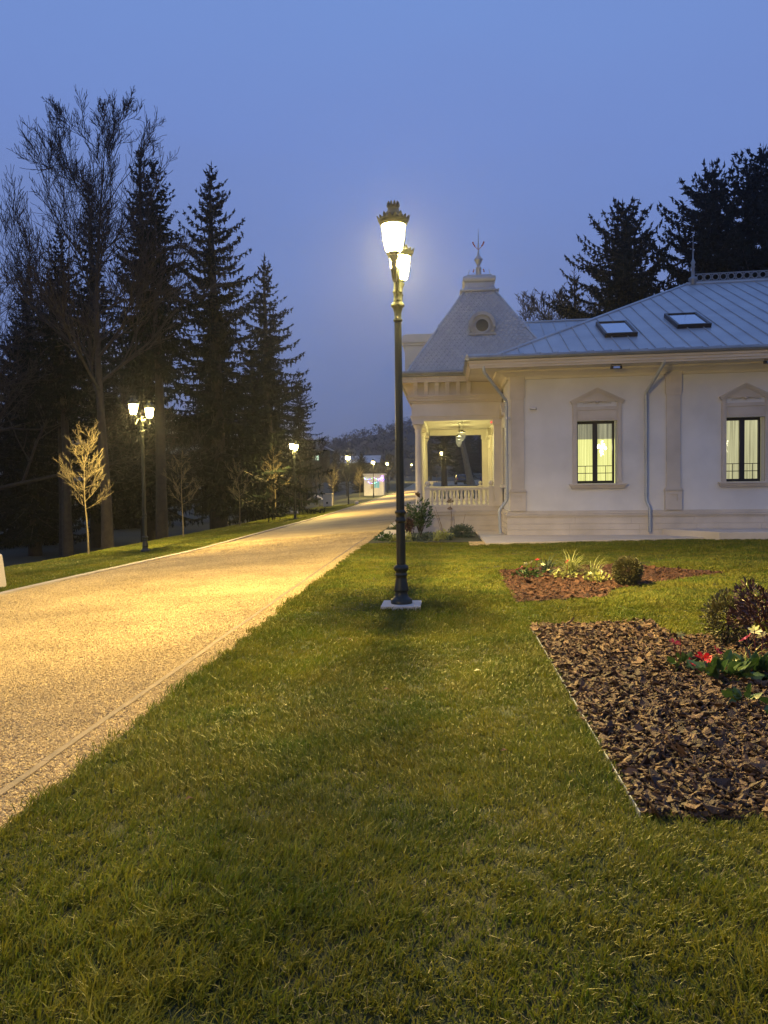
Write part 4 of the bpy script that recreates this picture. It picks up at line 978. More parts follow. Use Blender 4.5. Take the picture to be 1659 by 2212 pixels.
def bare_mesh(seed, h, trunk_r, first=.28, levels=5, spread=.55, upward=.5, n0=9, m='bark_tree', twig=.006, lean=0., ratio=.62, arch=.0, lead=.94, bw=.55, e0=.15):
    r = random.Random(seed); T = MB(); K = MB()
    def grow(P, D, L, rad, lv, mb):
        n = 5 if lv < 3 else 4; pts = [P.copy()]; rs_ = [rad]; kids = []
        for i in range(n):
            D = (D + Vector((r.gauss(0, .12), r.gauss(0, .12), r.gauss(0, .1) + (.05 * upward if lv else 0) + (arch if lv == 1 else 0)))).normalized()
            P = P + D * (L / n); pts.append(P.copy()); rs_.append(max(twig, rad * (1 - .72 * (i + 1) / n))); 
            if lv < levels:
                cnt = r.choice((1, 2)) if lv else 0
                for k in range(cnt):
                    kids.append((P.copy(), D.copy(), rs_[-1], (i + 1) / n))
        mb.tube(pts, rs_, (7, 6, 4, 3, 3, 3)[min(lv, 5)], cap=False)
        for (p, d, rd, t) in kids:
            ax = d.cross(Vector((r.gauss(0, 1), r.gauss(0, 1), r.gauss(0, 1)))).normalized()
            nd = Matrix.Rotation(r.uniform(.4, .95) * spread * 1.6, 3, ax) @ d
            grow(p, (nd + Vector((0, 0, upward * .35))).normalized(), L * ratio * r.uniform(.6, 1.1) * (1.15 - .4 * t), rd * .75, lv + 1, mb)
        return pts, rs_
    # trunk
    pts = []; rad = []; n = 14
    for i in range(n + 1):
        u = i / n; pts.append(Vector((lean * h * u + .03 * h * math.sin(u * 5 + seed) * u, .02 * h * math.cos(u * 4 + seed) * u, h * lead * u))); rad.append(max(twig * 1.5, trunk_r * (1 - .97 * u ** .75)))
    T.tube(pts, rad, 10)
    for k in range(n0):
        u = first + (1 - first) * (k + r.random() * .8) / n0; i = min(n - 1, int(u * n)); p = pts[i].lerp(pts[i + 1], u * n - i)
        a = k * 2.399 + r.uniform(-.4, .4); e = e0 + upward * .7 * u + r.uniform(-.1, .25)
        D = Vector((math.cos(a) * math.cos(e), math.sin(a) * math.cos(e), math.sin(e)))
        grow(p, D, h * .40 * (1.08 - .75 * u ** 1.5) * r.uniform(.75, 1.15) * spread * 1.7, rad[i] * bw, 1, K)
    tm = T.build('trunk', M[m]); cm = K.build('crown', M[m]); t_, c_ = tm.data, cm.data
    bpy.data.objects.remove(tm); bpy.data.objects.remove(cm); return t_, c_
BIG = bare_mesh(5, 15.4, .29, .36, 4, .55, .8, 21, twig=.0085, ratio=.62, bw=.42)
place_tree('bare_tree', BIG, (-13.5, 29.5, gz(-13.5, 29.5) - .1), 'huge bare broadleaf tree towering behind the first lit young tree', 'bare tree', 'bare broadleaf trees', 1.13, 2.4).scale = (.92, .92, 1.13)
BIG2 = bare_mesh(9, 12, .26, .25, 4, .75, .6, 12, twig=.009)
place_tree('bare_tree', BIG2, (-20.5, 33, gz(-20.5, 33) - .1), 'bare tree with a limb sweeping up at the left border', 'bare tree', 'bare broadleaf trees', 1.12, .5)
MID = bare_mesh(12, 9, .16, .15, 4, .7, .9, 13, twig=.014)
for x, y, s_, rz, lab in ((-17.5, 72, .95, 0, 'bare rounded tree right of the left spruces above the verge'), (-15.0, 88, .8, 2, 'bare bushy tree beyond the second lamp of the left row'), (-13.5, 104, .62, 4, 'low bare tree left of the white kiosk'),
                          (9.6, 66, 1.72, 1, 'bare tree showing behind the turret and the zinc roof'), (-9.5, 128, .6, 3, 'small bare tree behind the white kiosk'), (3.5, 145, .9, 5, 'bare tree far behind the veranda'), (8, 160, 1., 2, 'dim bare tree farthest behind the veranda'),
                          (-27, 34, 1.1, 5.2, 'bare thin tree beside the left picture border')):
    place_tree('bare_tree', MID, (x, y, gz(x, y) - .1), lab, 'bare tree', 'bare broadleaf trees', s_, rz)
# trunks in the dark park
TR = MB().tube([(0, 0, -.3), (.03, 0, 2), (-.05, .05, 5), (.08, 0, 9)], [.26, .2, .17, .1], 10).build('trunk', M['bark_tree']); trm = TR.data; bpy.data.objects.remove(TR)
for i, (x, y, s_) in enumerate(((-18.7, 36, 1.0), (-17.2, 33.5, 1.05), (-12.9, 33.8, 1.2), (-14.2, 47, 1.0), (-12.7, 56, .9), (-21.5, 47, .8), (-16.2, 52, .9), (-11.9, 62, .8))):
    t = empty('tree', (x, y, gz(x, y)), ['dark trunk standing leftmost in the dim park', 'second dark trunk from the left border', 'thick reddish trunk right of the second young tree', 'dark trunk behind the tall symmetrical spruce',
        'slim trunk behind the third lit young tree', 'slim far trunk in the dim park', 'slim trunk between lamp and second young tree', 'trunk beside the second lamp of the left row'][i], 'tree', 'dark trunks in the park', rr.uniform(0, 6))
    t.scale = (s_,) * 3; link(bpy.data.objects.new('trunk', trm), t)
    tc_ = bpy.data.objects.new('crown', SP[1][1]); link(tc_, t); tc_.location.z = 6.0; tc_.scale = (.55, .55, .5)
# young lawn trees
YT_ = [bare_mesh(21 + k, 3.75, .036, .37, 3, .43, .45, 30 if k == 0 else 17, m='bark_young', twig=.0034, ratio=.46, arch=.15, lead=.98, e0=.08, bw=.42) for k in range(3)]
lab = ['brightly lit bare young tree left of the big double lamp', 'dim bare young tree right of the big double lamp', 'dim bare young tree before the tall spruce trunk', 'lit bare young tree just left of the second lamp',
       'thin young tree right behind the second lamp', 'young tree left of the grey cabinet', 'lit young tree right behind the grey cabinet', 'young tree at the corner of the white kiosk', 'small young tree beyond the kiosk', 'farthest young tree along the drive']
for i, (x, y, s_) in enumerate(((-10.97, 22.6, 1.03), (-10.78, 30.6, .92), (-10.55, 38.4, .9), (-10.36, 45.8, 1.12), (-10.35, 54, .8), (-10.5, 63, .85), (-10.5, 71, .98), (-10.6, 94, .98), (-7.9, 122, 1.0), (-7.9, 150, 1.0))):
    place_tree('young_tree', YT_[(0, 1, 1, 2, 1, 2, 2, 0, 1, 2)[i]], (x, y, gz(x, y) - .03), lab[i], 'young tree', 'young trees on the verge', s_, i * 1.3)
# leaning trunk behind the veranda
b = MB().tube([(4.1, 122, .6), (3.7, 122, 2.5), (3.0, 122, 6), (2.0, 122.3, 11), (1.7, 122, 15)], [.75, .5, .42, .36, .2], 12)
t = empty('bare_tree', (4.1, 122, .6), 'thick leaning trunk seen through the veranda beside the parked car', 'tree'); t['_origin'] = [4.1, 122, .6]; b.build('trunk', M['bark_young'], t)
b = MB().tube([(-.15, 104, .5), (-.2, 104, 4), (-.1, 104, 9)], [.45, .34, .2], 10)
t = empty('bare_tree', (-.15, 104, .5), 'straight dark trunk right of the veranda lamp', 'tree'); t['_origin'] = [-.15, 104, .5]; b.build('trunk', M['bark_tree'], t)
cr_ = link(bpy.data.objects.new('crown', SP[0][1]), t); cr_.location.z = 2.6; cr_.scale = (.55,) * 3
for i, (x, y, h) in enumerate(((3, 190, 15), (10, 185, 17), (-4, 205, 15), (16, 180, 18), (23, 175, 16), (6.5, 200, 15), (13, 205, 18))):
    sp(i % 4, x, y, h, 'dark spruce of the wood behind the veranda, one of many alike', i, 'dark wood behind the villa')

# ------------------------------------------------------------------ shrubs and flowers
def leaf_cloud(n, fn, size, m, name, parent, seed, droop=.0, up=.3, ratio=.36):
    """n pointed leaves; fn(r) gives position and outward direction"""
    r = np.random.RandomState(seed); V = np.zeros((n, 6, 3))
    for i in range(n):
        p, d = fn(r); d = np.array(d, float) + r.normal(0, .35, 3) + np.array([0, 0, up - droop]); d /= np.linalg.norm(d)
        L = size * r.uniform(.6, 1.25); s_ = np.cross(d, r.normal(0, 1, 3)); s_ /= np.linalg.norm(s_); nn = np.cross(s_, d); w_ = L * ratio
        p = np.array(p)
        V[i] = [p, p + d * L * .35 + s_ * w_ * .8 + nn * L * .04, p + d * L * .7 + s_ * w_ * .6, p + d * L - nn * L * .1, p + d * L * .7 - s_ * w_ * .6, p + d * L * .35 - s_ * w_ * .8 + nn * L * .04]
    return rep_mesh(name, V, [(0, 1, 2, 3), (0, 3, 4, 5)], m, parent)
def ball(rx, ry, rz, cz, shell=.6):
    def f(r):
        v = r.normal(0, 1, 3); v /= np.linalg.norm(v); k = r.uniform(shell, 1)
        return (v[0] * rx * k, v[1] * ry * k, max(.01, cz + v[2] * rz * k)), v
    return f
# boxwood ball in the far bed
t = empty('boxwood_ball', (2.55, 11.0, 0), 'round clipped boxwood ball on the far flower bed', 'shrub')
MB().tube([(0, 0, 0), (0, 0, .2)], .02, 6).build('stem', M['bark_tree'], t)
leaf_cloud(5200, ball(.205, .205, .21, .20, .55), .03, M['leaf_box'], 'foliage', t, 3, up=.1)
# variegated tussock
def tussock(x, y, n, L, m, lab, seed, w_=.006, gravity=1.):
    t = empty('ornamental_grass', (x, y, 0), lab, 'ornamental grass'); r = random.Random(seed); b = MB()
    for i in range(n):
        a = r.uniform(0, 6.28); e = r.uniform(.5, 1.4); l = L * r.uniform(.6, 1.15); p = Vector((r.gauss(0, .03), r.gauss(0, .03), 0)); d = Vector((math.cos(a) * math.cos(e), math.sin(a) * math.cos(e), math.sin(e)))
        s_ = Vector((-math.sin(a), math.cos(a), 0)); vs = []
        for k in range(7):
            ww = w_ * (1 - (k / 6) ** 2) + .0006; vs += [p - s_ * ww, p + s_ * ww]; p = p + d * l / 6; d = (d + Vector((0, 0, -.26 * gravity))).normalized()
        b.add(vs, [(2 * k, 2 * k + 1, 2 * k + 3, 2 * k + 2) for k in range(6)])
    b.build('blades', m, t); return t
tussock(1.95, 12.2, 130, .46, M['leaf_lime'], 'arching yellow green striped grass left of the boxwood ball', 1, .009)
tussock(2.25, 12.0, 80, .40, M['leaf_lime'], 'arching striped grass tuft touching the boxwood ball', 7, .009)
tussock(1.62, 12.5, 90, .34, M['leaf_grey'], 'bluish green tuft behind the red flowers of the far bed', 2, .009)
tussock(2.25, 6.0, 90, .28, M['leaf_lime'], 'thin white striped grass between the red flowers of the near bed', 4, .004, 1.4)
def flowers(x, y, spots, lab, seed, leafn=60, lm='leaf', lsize=.07, R_=.16):
    t = empty('flowering_plant', (x, y, 0), lab, 'flowers'); r = random.Random(seed)
    leaf_cloud(leafn, ball(R_, R_ * .8, .07, .06, .1), lsize, M[lm], 'leaves', t, seed, up=.25, ratio=.42)
    st_ = MB()
    for (fx, fy, fz, col, s_) in spots:
        st_.tube([(fx * .3, fy * .3, 0), (fx * .8, fy * .8, fz * .6), (fx, fy, fz)], .004, 4)
    st_.build('stems', M['stem_red'], t)
    for (fx, fy, fz, col, s_) in spots:
        b = MB(); c = Vector((fx, fy, fz)); tl = Matrix.Rotation(r.uniform(.3, 1.1), 3, Vector((r.gauss(0, 1), r.gauss(0, 1), 0)).normalized())
        for k in range(5):
            a = k * 1.2566; q = lambda rr, aa, z: c + tl @ Vector((rr * math.cos(aa), rr * math.sin(aa), z))
            b.add([c, q(s_ * .6, a - .5, s_ * .15), q(s_, a - .3, s_ * .35), q(s_ * 1.1, a, s_ * .3), q(s_, a + .3, s_ * .35), q(s_ * .6, a + .5, s_ * .15)], [(0, 1, 2, 3, 4, 5)])
        b.build('flower', M[col], t)
    return t
r_ = random.Random(6)
flowers(1.28, 11.9, [(-.18, 0, .12, 'flower_red', .035), (.02, -.05, .24, 'flower_cream', .04), (.12, .02, .27, 'flower_red', .04), (.2, 0, .2, 'flower_cream', .035), (-.05, .1, .2, 'flower_cream', .035), (.05, -.1, .14, 'flower_red', .03), (-.12, -.05, .17, 'flower_pink', .035), (.28, -.05, .12, 'flower_cream', .03)],
        'low plants with red and cream flowers at the left of the far bed', 3, 130, 'leaf', .055, .26)
flowers(1.78, 11.7, [(.05, 0, .27, 'flower_red', .045), (-.1, 0, .12, 'flower_cream', .035)], 'single red bloom before the striped grass of the far bed', 5, 90, 'leaf_lime', .05, .22)
flowers(2.2, 11.35, [(-.1, 0, .13, 'flower_cream', .03), (.05, 0, .16, 'flower_cream', .03), (.12, -.05, .1, 'flower_pink', .03)], 'yellow leaved low plant beside the boxwood ball', 8, 170, 'leaf_lime', .05, .22)
flowers(1.81, 6.06, [(-.05, 0, .22, 'flower_pink', .045), (0, .02, .28, 'leaf_lime', .03), (.06, 0, .08, 'flower_red', .035)], 'upright stem with a drooping purple pink flower on the near bed', 9, 22, 'leaf', .08, .07)
flowers(2.02, 5.78, [(-.12, .05, .16, 'flower_red', .055), (-.05, .08, .13, 'flower_red', .05), (.0, .1, .2, 'flower_red', .04), (-.2, .05, .11, 'flower_red', .03)], 'broad leaved plant with a cluster of scarlet flowers on the near bed', 10, 60, 'leaf', .12, .2)
flowers(2.3, 5.85, [(-.05, .08, .28, 'flower_pink', .055), (.02, .1, .33, 'flower_cream', .05), (-.0, .05, .36, 'leaf_lime', .04), (.08, .1, .3, 'flower_cream', .04)], 'plant with one crimson and several cream flowers below the purple shrub', 12, 75, 'leaf', .12, .18)
flowers(1.93, 5.1, [(-.06, 0, .07, 'flower_red', .02)], 'small leafy sprig in front of the flowers on the near bed', 13, 24, 'leaf', .085, .1)
flowers(2.06, 4.85, [(.02, 0, .06, 'leaf_lime', .02)], 'leafy sprig at the right border of the near bed', 14, 20, 'leaf', .09, .08)
# purple leaved shrub
t = empty('purple_shrub', (2.68, 6.45, 0), 'dark purple leaved shrub on red stems cut by the right border', 'shrub'); t.scale = (.88, .88, .88); t.location.x += .06; b = MB(); r = random.Random(2)
for k in range(46):
    a = r.uniform(0, 6.28); q = r.uniform(.02, .09); rr2 = r.uniform(.05, .36)
    b.tube([(q * math.cos(a), q * math.sin(a), 0), (rr2 * .6 * math.cos(a), rr2 * .6 * math.sin(a), .25), (rr2 * math.cos(a), rr2 * math.sin(a), r.uniform(.4, .6))], [.008, .006, .004], 5)
b.build('stems', M['stem_red'], t)
clp = [(r.uniform(-.38, .38), r.uniform(-.3, .3), r.uniform(.34, .60), r.uniform(.05, .12)) for _ in range(30)]
def clump(rn):
    c = clp[rn.randint(len(clp))]; v = rn.normal(0, 1, 3); v /= np.linalg.norm(v)
    return (c[0] + v[0] * c[3], c[1] + v[1] * c[3], c[2] + v[2] * c[3]), (v[0] + c[0], v[1] + c[1], v[2] * .6 + .3)
leaf_cloud(2300, clump, .06, M['leaf_purple'], 'foliage', t, 5, up=.25, ratio=.2)
t = empty('purple_shrub', (2.5, 7.0, 0), 'small dark green and brown bush behind the purple shrub', 'shrub')
leaf_cloud(1500, ball(.22, .2, .24, .25, .4), .04, M['leaf_box'], 'foliage', t, 6, ratio=.3); MB().tube([(0, 0, 0), (0, 0, .3)], .012, 6).build('stem', M['bark_tree'], t)
# planting before the veranda
t = empty('evergreen_shrub', (-.72, 21.2, 0), 'upright glossy leaved shrub before the veranda corner', 'shrub'); b = MB(); r = random.Random(3)
tips = []
for k in range(16):
    a = r.uniform(0, 6.28); q = r.uniform(.1, .36); hh2 = r.uniform(.55, 1.12) * (1.0 - .4 * q); p = (q * math.cos(a), q * math.sin(a) * .6, hh2); tips.append(p)
    b.tube([(0, 0, 0), (p[0] * .4, p[1] * .4, hh2 * .5), p], [.014, .01, .005], 5)
b.build('stems', M['bark_tree'], t)
def along(r):
    p = tips[r.randint(len(tips))]; u = r.uniform(.35, 1.03); return (p[0] * (.2 + .8 * u) + r.normal(0, .03), p[1] * u + r.normal(0, .03), p[2] * u), (p[0] * 3, p[1] * 3, .2)
leaf_cloud(620, along, .115, M['leaf'], 'foliage', t, 7, ratio=.2)
leaf_cloud(16, lambda r: ((-.05 + r.normal(0, .03), -.1, 1.12 + r.normal(0, .03)), (0, 0, 1)), .1, M['dry'], 'dry_bloom', t, 8)
t = empty('dark_shrub', (-1.0, 20.8, 0), 'small blackish shrub left of the glossy one', 'shrub'); MB().tube([(0, 0, 0), (0, 0, .4)], .012, 5).build('stem', M['bark_tree'], t)
leaf_cloud(420, ball(.13, .12, .27, .32, .2), .06, M['leaf_purple'], 'foliage', t, 9)
t = empty('low_conifer', (.42, 20.6, 0), 'low spreading blue green conifer before the veranda', 'shrub'); MB().tube([(0, 0, 0), (0, 0, .15)], .015, 5).build('stem', M['bark_tree'], t)
leaf_cloud(1500, ball(.36, .3, .2, .14, .3), .06, M['leaf_grey'], 'foliage', t, 10, ratio=.25)
t = empty('dry_hydrangea', (.12, 21.4, 0), 'tall dry flower head on bare stalks before the veranda', 'plant'); b = MB()
for dx, dz in ((0, .92), (.03, .7), (.1, .6), (-.42, .8), (-.36, .55), (.42, .6), (.3, .35), (-.46, .7)): b.tube([(dx * .5, 0, 0), (dx * .8 + .03, 0, dz * .6), (dx, 0, dz)], [.006, .005, .003], 4)
b.build('stalks', M['dry'], t); leaf_cloud(150, ball(.085, .08, .11, 0, .4), .03, M['dry'], 'flower_head', t, 12, ratio=.5).location.z = .93
leaf_cloud(80, ball(.06, .06, .08, 0, .4), .03, M['dry'], 'flower_head', t, 13, ratio=.5).location.z = .73
for i, (x, y, m_, lb_) in enumerate(((-1.55, 19.6, 'leaf', 'leafy groundcover clump at the left end of the veranda bed'), (-1.1, 19.5, 'leaf_lime', 'pale green groundcover clump behind the lamp pole'), (-.55, 19.7, 'leaf_grey', 'grey green clump in the middle of the veranda bed'),
        (-.1, 20.0, 'leaf_lime', 'strappy light green clump before the glossy shrub'), (-1.5, 24.9, 'leaf', 'low hedge clump between the two pavings'), (-1.35, 25.4, 'leaf', 'low hedge clump by the veranda column'))):
    t = empty('groundcover_plant', (x, y, 0), lb_, 'plant'); leaf_cloud(330, ball(.30, .25, .15, .06, .1), .075, M[m_], 'foliage', t, 30 + i, ratio=.3)
    MB().tube([(0, 0, -.01), (0, 0, .06)], .01, 5).build('stem', M['bark_tree'], t)
for i, (x, y, L_) in enumerate(((-1.35, 19.35, .32), (-.8, 19.4, .3), (-.25, 19.35, .36), (.1, 19.6, .26))):
    tussock(x, y, 50, L_, M['leaf_grey' if i % 2 else 'leaf_lime'], ['strappy tuft at the left corner of the veranda bed', 'strappy tuft just right of the lamp pole', 'wide strappy tuft below the glossy shrub', 'small tuft left of the low conifer'][i], 40 + i, .009)

# ------------------------------------------------------------------ small objects
def cam_(loc, rz, lab):
    t = empty('security_camera', loc, lab, 'camera', None, rz)
    MB().lathe([(.035, 0), (.035, .012), (.02, .02)], 12, M=Matrix.Rotation(R(90), 4, 'X')).build('mount', M['white_paint'], t)
    b = MB(); b.tube([(0, -.02, 0), (.02, -.07, 0)], .012, 8); b.tube([(-.03, -.08, -.0), (.12, -.10, -.02)], .033, 12); b.build('body', M['white_paint'], t)
    MB().tube([(.119, -.0995, -.02), (.135, -.101, -.021)], .03, 12).build('lens', M['dark_frame'], t)
cam_((2.28, YF - .05, 3.42), 0, 'white security camera on the wall right of the corner pilaster')
cam_((1.62, YF - .2, 3.17), 2.2, 'small security camera behind the corner downpipe')
t = empty('alarm_light', (1.35, YP + .0, 3.22), 'tiny red light glowing under the veranda beam', 'alarm light')
MB().box(-.03, .03, -.04, .02, -.05, .05).build('housing', M['white_paint'], t, bevel=.004); MB().lathe([(.001, -.016), (.018, 0), (.001, .016)], 10, (0, -.05, 0)).build('bulb', emis('red_led', (1, .02, .01), 6), t)
for x, lb_ in ((4.32, 'black floodlight under the eave above the first window'), (7.95, 'black floodlight under the eave at the right border')):
    t = empty('floodlight', (x, SK(x, EY + .32, 0)[1], 4.385), lb_, 'floodlight')
    b = MB(); b.box(-.14, .14, -.05, .05, -.10, -.03); b.tube([(-.12, 0, -.05), (-.12, 0, .01)], .01, 5); b.tube([(.12, 0, -.05), (.12, 0, .01)], .01, 5); b.box(-.12, .12, -.02, .02, .0, .012)
    b.build('body', M['dark_frame'], t, bevel=.008); MB().box(-.08, .08, -.056, -.049, -.09, -.04).build('lens', M['skyglass'], t)
# hanging lanterns in the veranda
M['lantern_glass'] = emis('lantern_glass', (1, .9, .5), .38, .4)
for i, (y, x) in enumerate(((24.2, .53), (26.2, .47), (28.2, .5))):
    t = empty('hanging_lantern', (x, y, 3.5), ['nearest crystal lantern hanging in the veranda', 'middle crystal lantern hanging in the veranda', 'farthest crystal lantern hanging in the veranda'][i], 'hanging lantern', 'lanterns hanging in the veranda')
    b = MB(); b.lathe([(.07, -.015), (.075, -.005), (.03, .0)], 14); b.tube([(0, 0, -.02), (0, 0, -.40)], .006, 5); b.tube([(.035, 0, -.02), (.035, 0, -.40)], .005, 5); b.build('chain', M['dark_frame'], t)
    MB().lathe([(.02, -.38), (.06, -.40), (.115, -.435), (.12, -.455), (.10, -.46)], 16).build('cap', M['dark_frame'], t)
    b = MB()
    for k in range(16):
        a = k * math.pi / 8
        for z in np.arange(-.47, -.72, -.03):
            q = .10 if z > -.6 else .10 * (1 - (-.6 - z) / .16); b.lathe([(.001, -.014), (.013, 0), (.001, .014)], 5, (q * math.cos(a), q * math.sin(a), float(z)))
    b.build('crystals', M['lantern_glass'], t)
    L = bpy.data.lights.new('lantern_bulb', 'POINT'); L.energy = 62; L.color = (1, .9, .30); L.shadow_soft_size = .05; lo = bpy.data.objects.new('lantern_bulb', L); lo.location = (0, 0, -.3 - .25); link(lo, t)
# stone post, bollard, cabinet
t = tag(MB().prism([(-.34, 0), (.10, 0), (.095, .1), (.04, .58), (.0, .60), (-.34, .60)], -.14, .14, 'y').build('stone_post', M['stone'], bevel=.01), 'pale stone block post at the left border by the kerb', 'stone post'); t.location = (-7.87, 12.75, gz(-7.4, 12.7) - .02)
t = tag(MB().lathe([(.16, -.05), (.16, .28), (.14, .31), (.0, .315)], 14).build('bollard', M['stone']), 'short stone bollard beside the drive below the third lamp', 'bollard'); t.location = (-7.5, 64, gz(-7.5, 64))
t = empty('electric_cabinet', (-10.1, 65, gz(-10.1, 65)), 'grey electric cabinet standing on the verge', 'cabinet')
MB().box(-.38, .38, -.2, .2, -.05, 1.08).build('housing', M['white_stone'], t, bevel=.01); MB().box(-.42, .42, -.24, .24, 1.08, 1.13).build('lid', M['white_stone'], t); MB().box(-.12, .04, -.206, -.2, .25, .42).build('vent', M['dark_frame'], t)
t = tag(MB().prism([(-.35, 0), (.35, 0), (.28, .18), (-.3, .2)], -.2, .2).build('stone_block', M['white_stone'], bevel=.02), 'small pale stone block on the verge behind the second lamp', 'stone block'); t.location = (-10.6, 52.5, gz(-10.6, 52.5))
# kiosk
kx, ky = -10.6, 99.; kz = gz(-9.5, 99)
t = empty('kiosk', (kx, ky, kz), 'small white kiosk hung with coloured fairy lights', 'kiosk')
b = MB(); holed(b, 0, 2.55, 0, 2.65, [(1.35, 2.0, 1.0, 1.85)], 0, .1); b.quad((2.55, 0, 0), (2.55, 2.6, 0), (2.55, 2.6, 2.65), (2.55, 0, 2.65)); b.quad((0, 2.6, 0), (0, 0, 0), (0, 0, 2.65), (0, 2.6, 2.65)); b.quad((2.55, 2.6, 0), (0, 2.6, 0), (0, 2.6, 2.65), (2.55, 2.6, 2.65))
b.build('wall', M['white_paint'], t); MB().box(-.12, 2.75, -.15, 2.75, 2.65, 2.85).build('roof', M['white_paint'], t)
wn = MB().box(1.30, 2.05, -.02, .02, .95, 1.0).box(1.30, 2.05, -.02, .02, 1.85, 1.9).box(1.3, 1.35, -.02, .02, 1.0, 1.85).box(2.0, 2.05, -.02, .02, 1.0, 1.85).box(1.65, 1.69, -.02, .02, 1., 1.85).build('window', M['white_paint'], t)
MB().quad((1.35, .06, 1.0), (2.0, .06, 1.0), (2.0, .06, 1.85), (1.35, .06, 1.85)).build('pane', emis('kiosk_light', (.35, .85, .75), .6), wn)
MB().box(2.551, 2.60, .5, 1.4, 0, 2.0).build('door', M['white_stone'], t)
MB().box(.9, 1.3, -.05, -.0, .9, 1.75).build('sign_board', M['kerb'], t)
g = empty('fairy_lights', (kx, ky - .08, kz), 'blue, green and violet fairy lights draped along the kiosk roof', 'fairy lights'); r = random.Random(1)
wire = []
for x_ in np.arange(0, 2.56, .05):
    wire.append((x_, 0, 2.35 - .22 * abs(math.sin(x_ * 2.5)) * (1 if x_ < 2.2 else .3)))
MB().tube(wire, .006, 4).build('wire', M['dark_frame'], g)
wire2 = [(x_, 0, 2.32 - .75 * math.sin(x_ / 2.3 * math.pi)) for x_ in np.arange(0, 2.35, .05)]
MB().tube(wire2, .006, 4).build('wire', M['dark_frame'], g)
for nm, col in (('blue', (.1, .1, 1)), ('green', (.25, 1, .35)), ('violet', (.75, .3, 1))):
    b = MB(); em = emis('fairy_' + nm, col, 7)
    for k in range(34):
        p = r.choice(wire + wire2); b.lathe([(.001, -.028), (.026, 0), (.001, .028)], 6, (p[0], -.03, p[2] + r.uniform(-.03, .03)))
    if nm != 'green':
        for k in range(22): b.lathe([(.001, -.03), (.028, 0), (.001, .03)], 6, (2.45 + r.gauss(0, .1), -.05, 2.2 + r.gauss(0, .18)))
    o = b.build('bulbs', em, g); o['kind'] = 'stuff'
# parked car behind the veranda
def car(loc, rz, lab):
    t = empty('parked_car', loc, lab, 'car', None, rz); b = MB()
    side = [(-2.1, .35), (-2.15, .75), (-2.05, 1.0), (-1.95, 1.1), (-1.55, 1.62), (-1.3, 1.68), (.3, 1.68), (1.0, 1.08), (1.95, .92), (2.1, .7), (2.1, .35)]
    vs = []
    for sx, ins in ((-1, 0), (1, 0)):
        for (y, z) in side: w2 = .9 if z < 1.15 else .74; vs.append((sx * w2, y, z))
    n = len(side); b.add(vs, [tuple(range(n)), tuple(range(2 * n - 1, n - 1, -1))] + [(i, i + n, (i + 1) % n + n, (i + 1) % n) for i in range(n)]); b.build('body', M['car_paint'], t, bevel=.05)
    MB().quad((-.66, -2.0, 1.14), (.66, -2.0, 1.14), (.62, -1.62, 1.58), (-.62, -1.62, 1.58)).build('rear_window', M['dark_frame'], t)
    for sx in (-.92, .92):
        for y in (-1.3, 1.3): MB().lathe([(.34, -.1), (.34, .1)], 18, M=Matrix.Translation((sx * .92, y, .34)) @ Matrix.Rotation(R(90), 4, 'Y')).build('wheel', M['rubber'], t)
    for sx in (-.8, .8): MB().box(sx - .08, sx + .08, -2.17, -2.1, .85, 1.1).build('tail_light', M['flower_red'], t)
car((2.6, 132, gz(2.6, 132)), .08, 'dark estate car parked behind the veranda by the leaning trunk')
t = empty('rubbish_bin', (5.6, 118, gz(5.6, 118)), 'blue wheeled bin right of the leaning trunk', 'bin'); MB().prism([(-.28, .05), (.28, .05), (.36, 1.2), (-.36, 1.2)], -.35, .35).build('body', M['blue_bin'], t, bevel=.02); MB().box(-.38, .38, -.38, .38, 1.2, 1.28).build('lid', M['blue_bin'], t, bevel=.02)
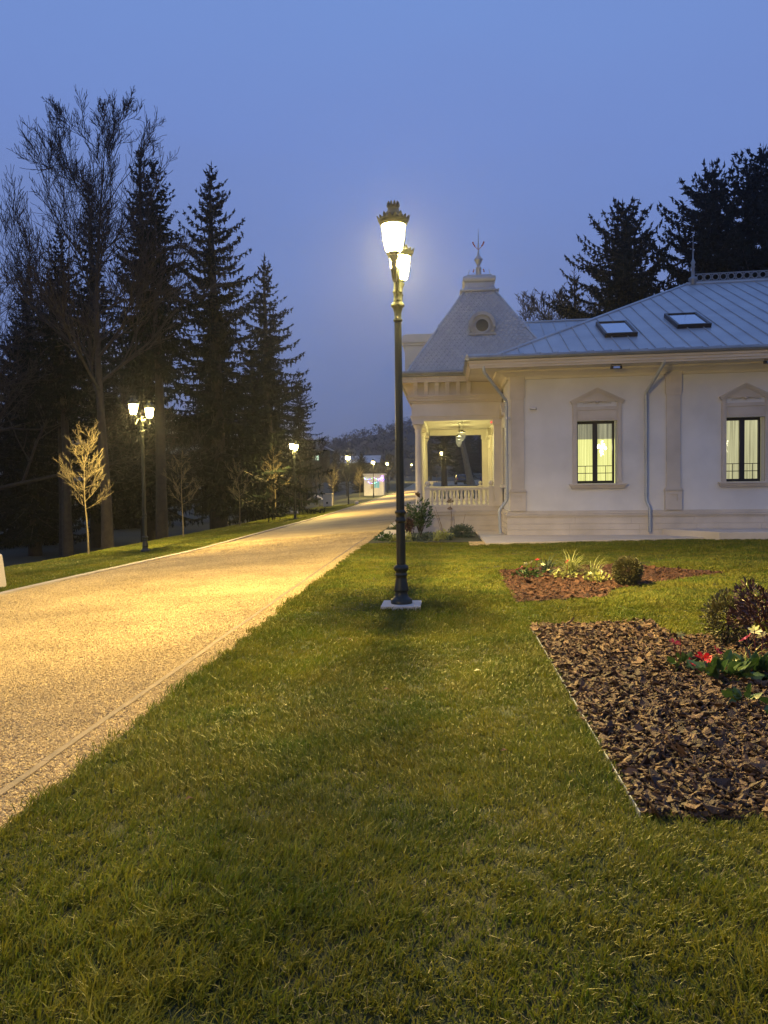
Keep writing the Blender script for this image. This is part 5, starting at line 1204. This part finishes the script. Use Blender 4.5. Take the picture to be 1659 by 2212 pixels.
# distant buildings on the slope
t = empty('farmhouse', (-30, 172, 6.0), 'dim distant house with a lit window among the trees', 'house')
MB().box(-4, 4, 0, 5, -8, 3).build('wall', M['park'], t); MB().prism([(-4.5, 3), (4.5, 3), (0, 5.2)], -.5, 5.5).build('roof', M['zinc_dark'], t)
MB().box(-.2, 1.3, -.05, .0, .8, 1.9).build('window', emis('far_window', (.75, 1, .75), 1.2), t); MB().box(-2.2, -1.2, -.05, 0, -1.4, -.9).build('window', emis('far_window2', (.9, .9, .4), .5), t)
t = empty('barn', (-21.5, 178, 3), 'pale blue roofed barn behind the kiosk lamps', 'barn')
MB().box(-3, 6, 0, 5, -4, 3.2).build('wall', M['park'], t); MB().add([(-3.3, -.4, 3.2), (6.3, -.4, 3.2), (6.3, 3, 5.0), (-3.3, 3, 5.0)], [(0, 1, 2, 3)]).build('roof', M['zinc'], t)
t = empty('white_tent', (-14.2, 82, gz(-14, 82)), 'white ridge tent standing beyond the grey cabinet', 'tent'); t.scale = (.5,) * 3; b = MB(); b.prism([(-1.6, 1.3), (0, 2.4), (1.6, 1.3), (1.5, 1.25), (0, 2.3), (-1.5, 1.25)], 0, 3); b.build('canopy', M['stone'], t); 
b = MB()
for x_ in (-1.5, 1.5):
    for y_ in (0.05, 2.95): b.tube([(x_, y_, 0), (x_, y_, 1.3)], .03, 5)
b.build('legs', M['zinc_dark'], t)
# fence behind the veranda
t = empty('wire_fence', (0, 168, 0), 'low brown wooden fence in the dark far behind the veranda', 'fence'); b = MB(); 
for i in range(24):
    x_ = -2 + i * 1.9; b.box(x_ - .05, x_ + .05, -.05, .05, gz(x_, 168), gz(x_, 168) + 1.7)
b.build('posts', M['bark_young'], t); b = MB()
for i in range(23):
    x_ = -2 + i * 1.9
    for h_ in (.6, 1.3): b.tube([(x_, 0, gz(x_, 168) + h_), (x_ + 1.9, 0, gz(x_ + 1.9, 168) + h_)], .03, 4)
b.build('rails', M['bark_young'], t)
# haze
if True:
    hm = bpy.data.materials.new('haze'); hm.use_nodes = True; t_ = hm.node_tree; t_.nodes.remove(t_.nodes['Principled BSDF'])
    v_ = t_.nodes.new('ShaderNodeVolumePrincipled'); v_.inputs['Color'].default_value = (.8, .85, 1, 1); v_.inputs['Density'].default_value = .0006; v_.inputs['Anisotropy'].default_value = .8
    t_.links.new(v_.outputs[0], t_.nodes['Material Output'].inputs['Volume'])
    hz_ = MB().box(-425, 425, -45, 715, -9.5, 75).build('haze', hm); hz_['kind'] = 'stuff'; hz_['label'] = 'thin dusk mist over the whole place'
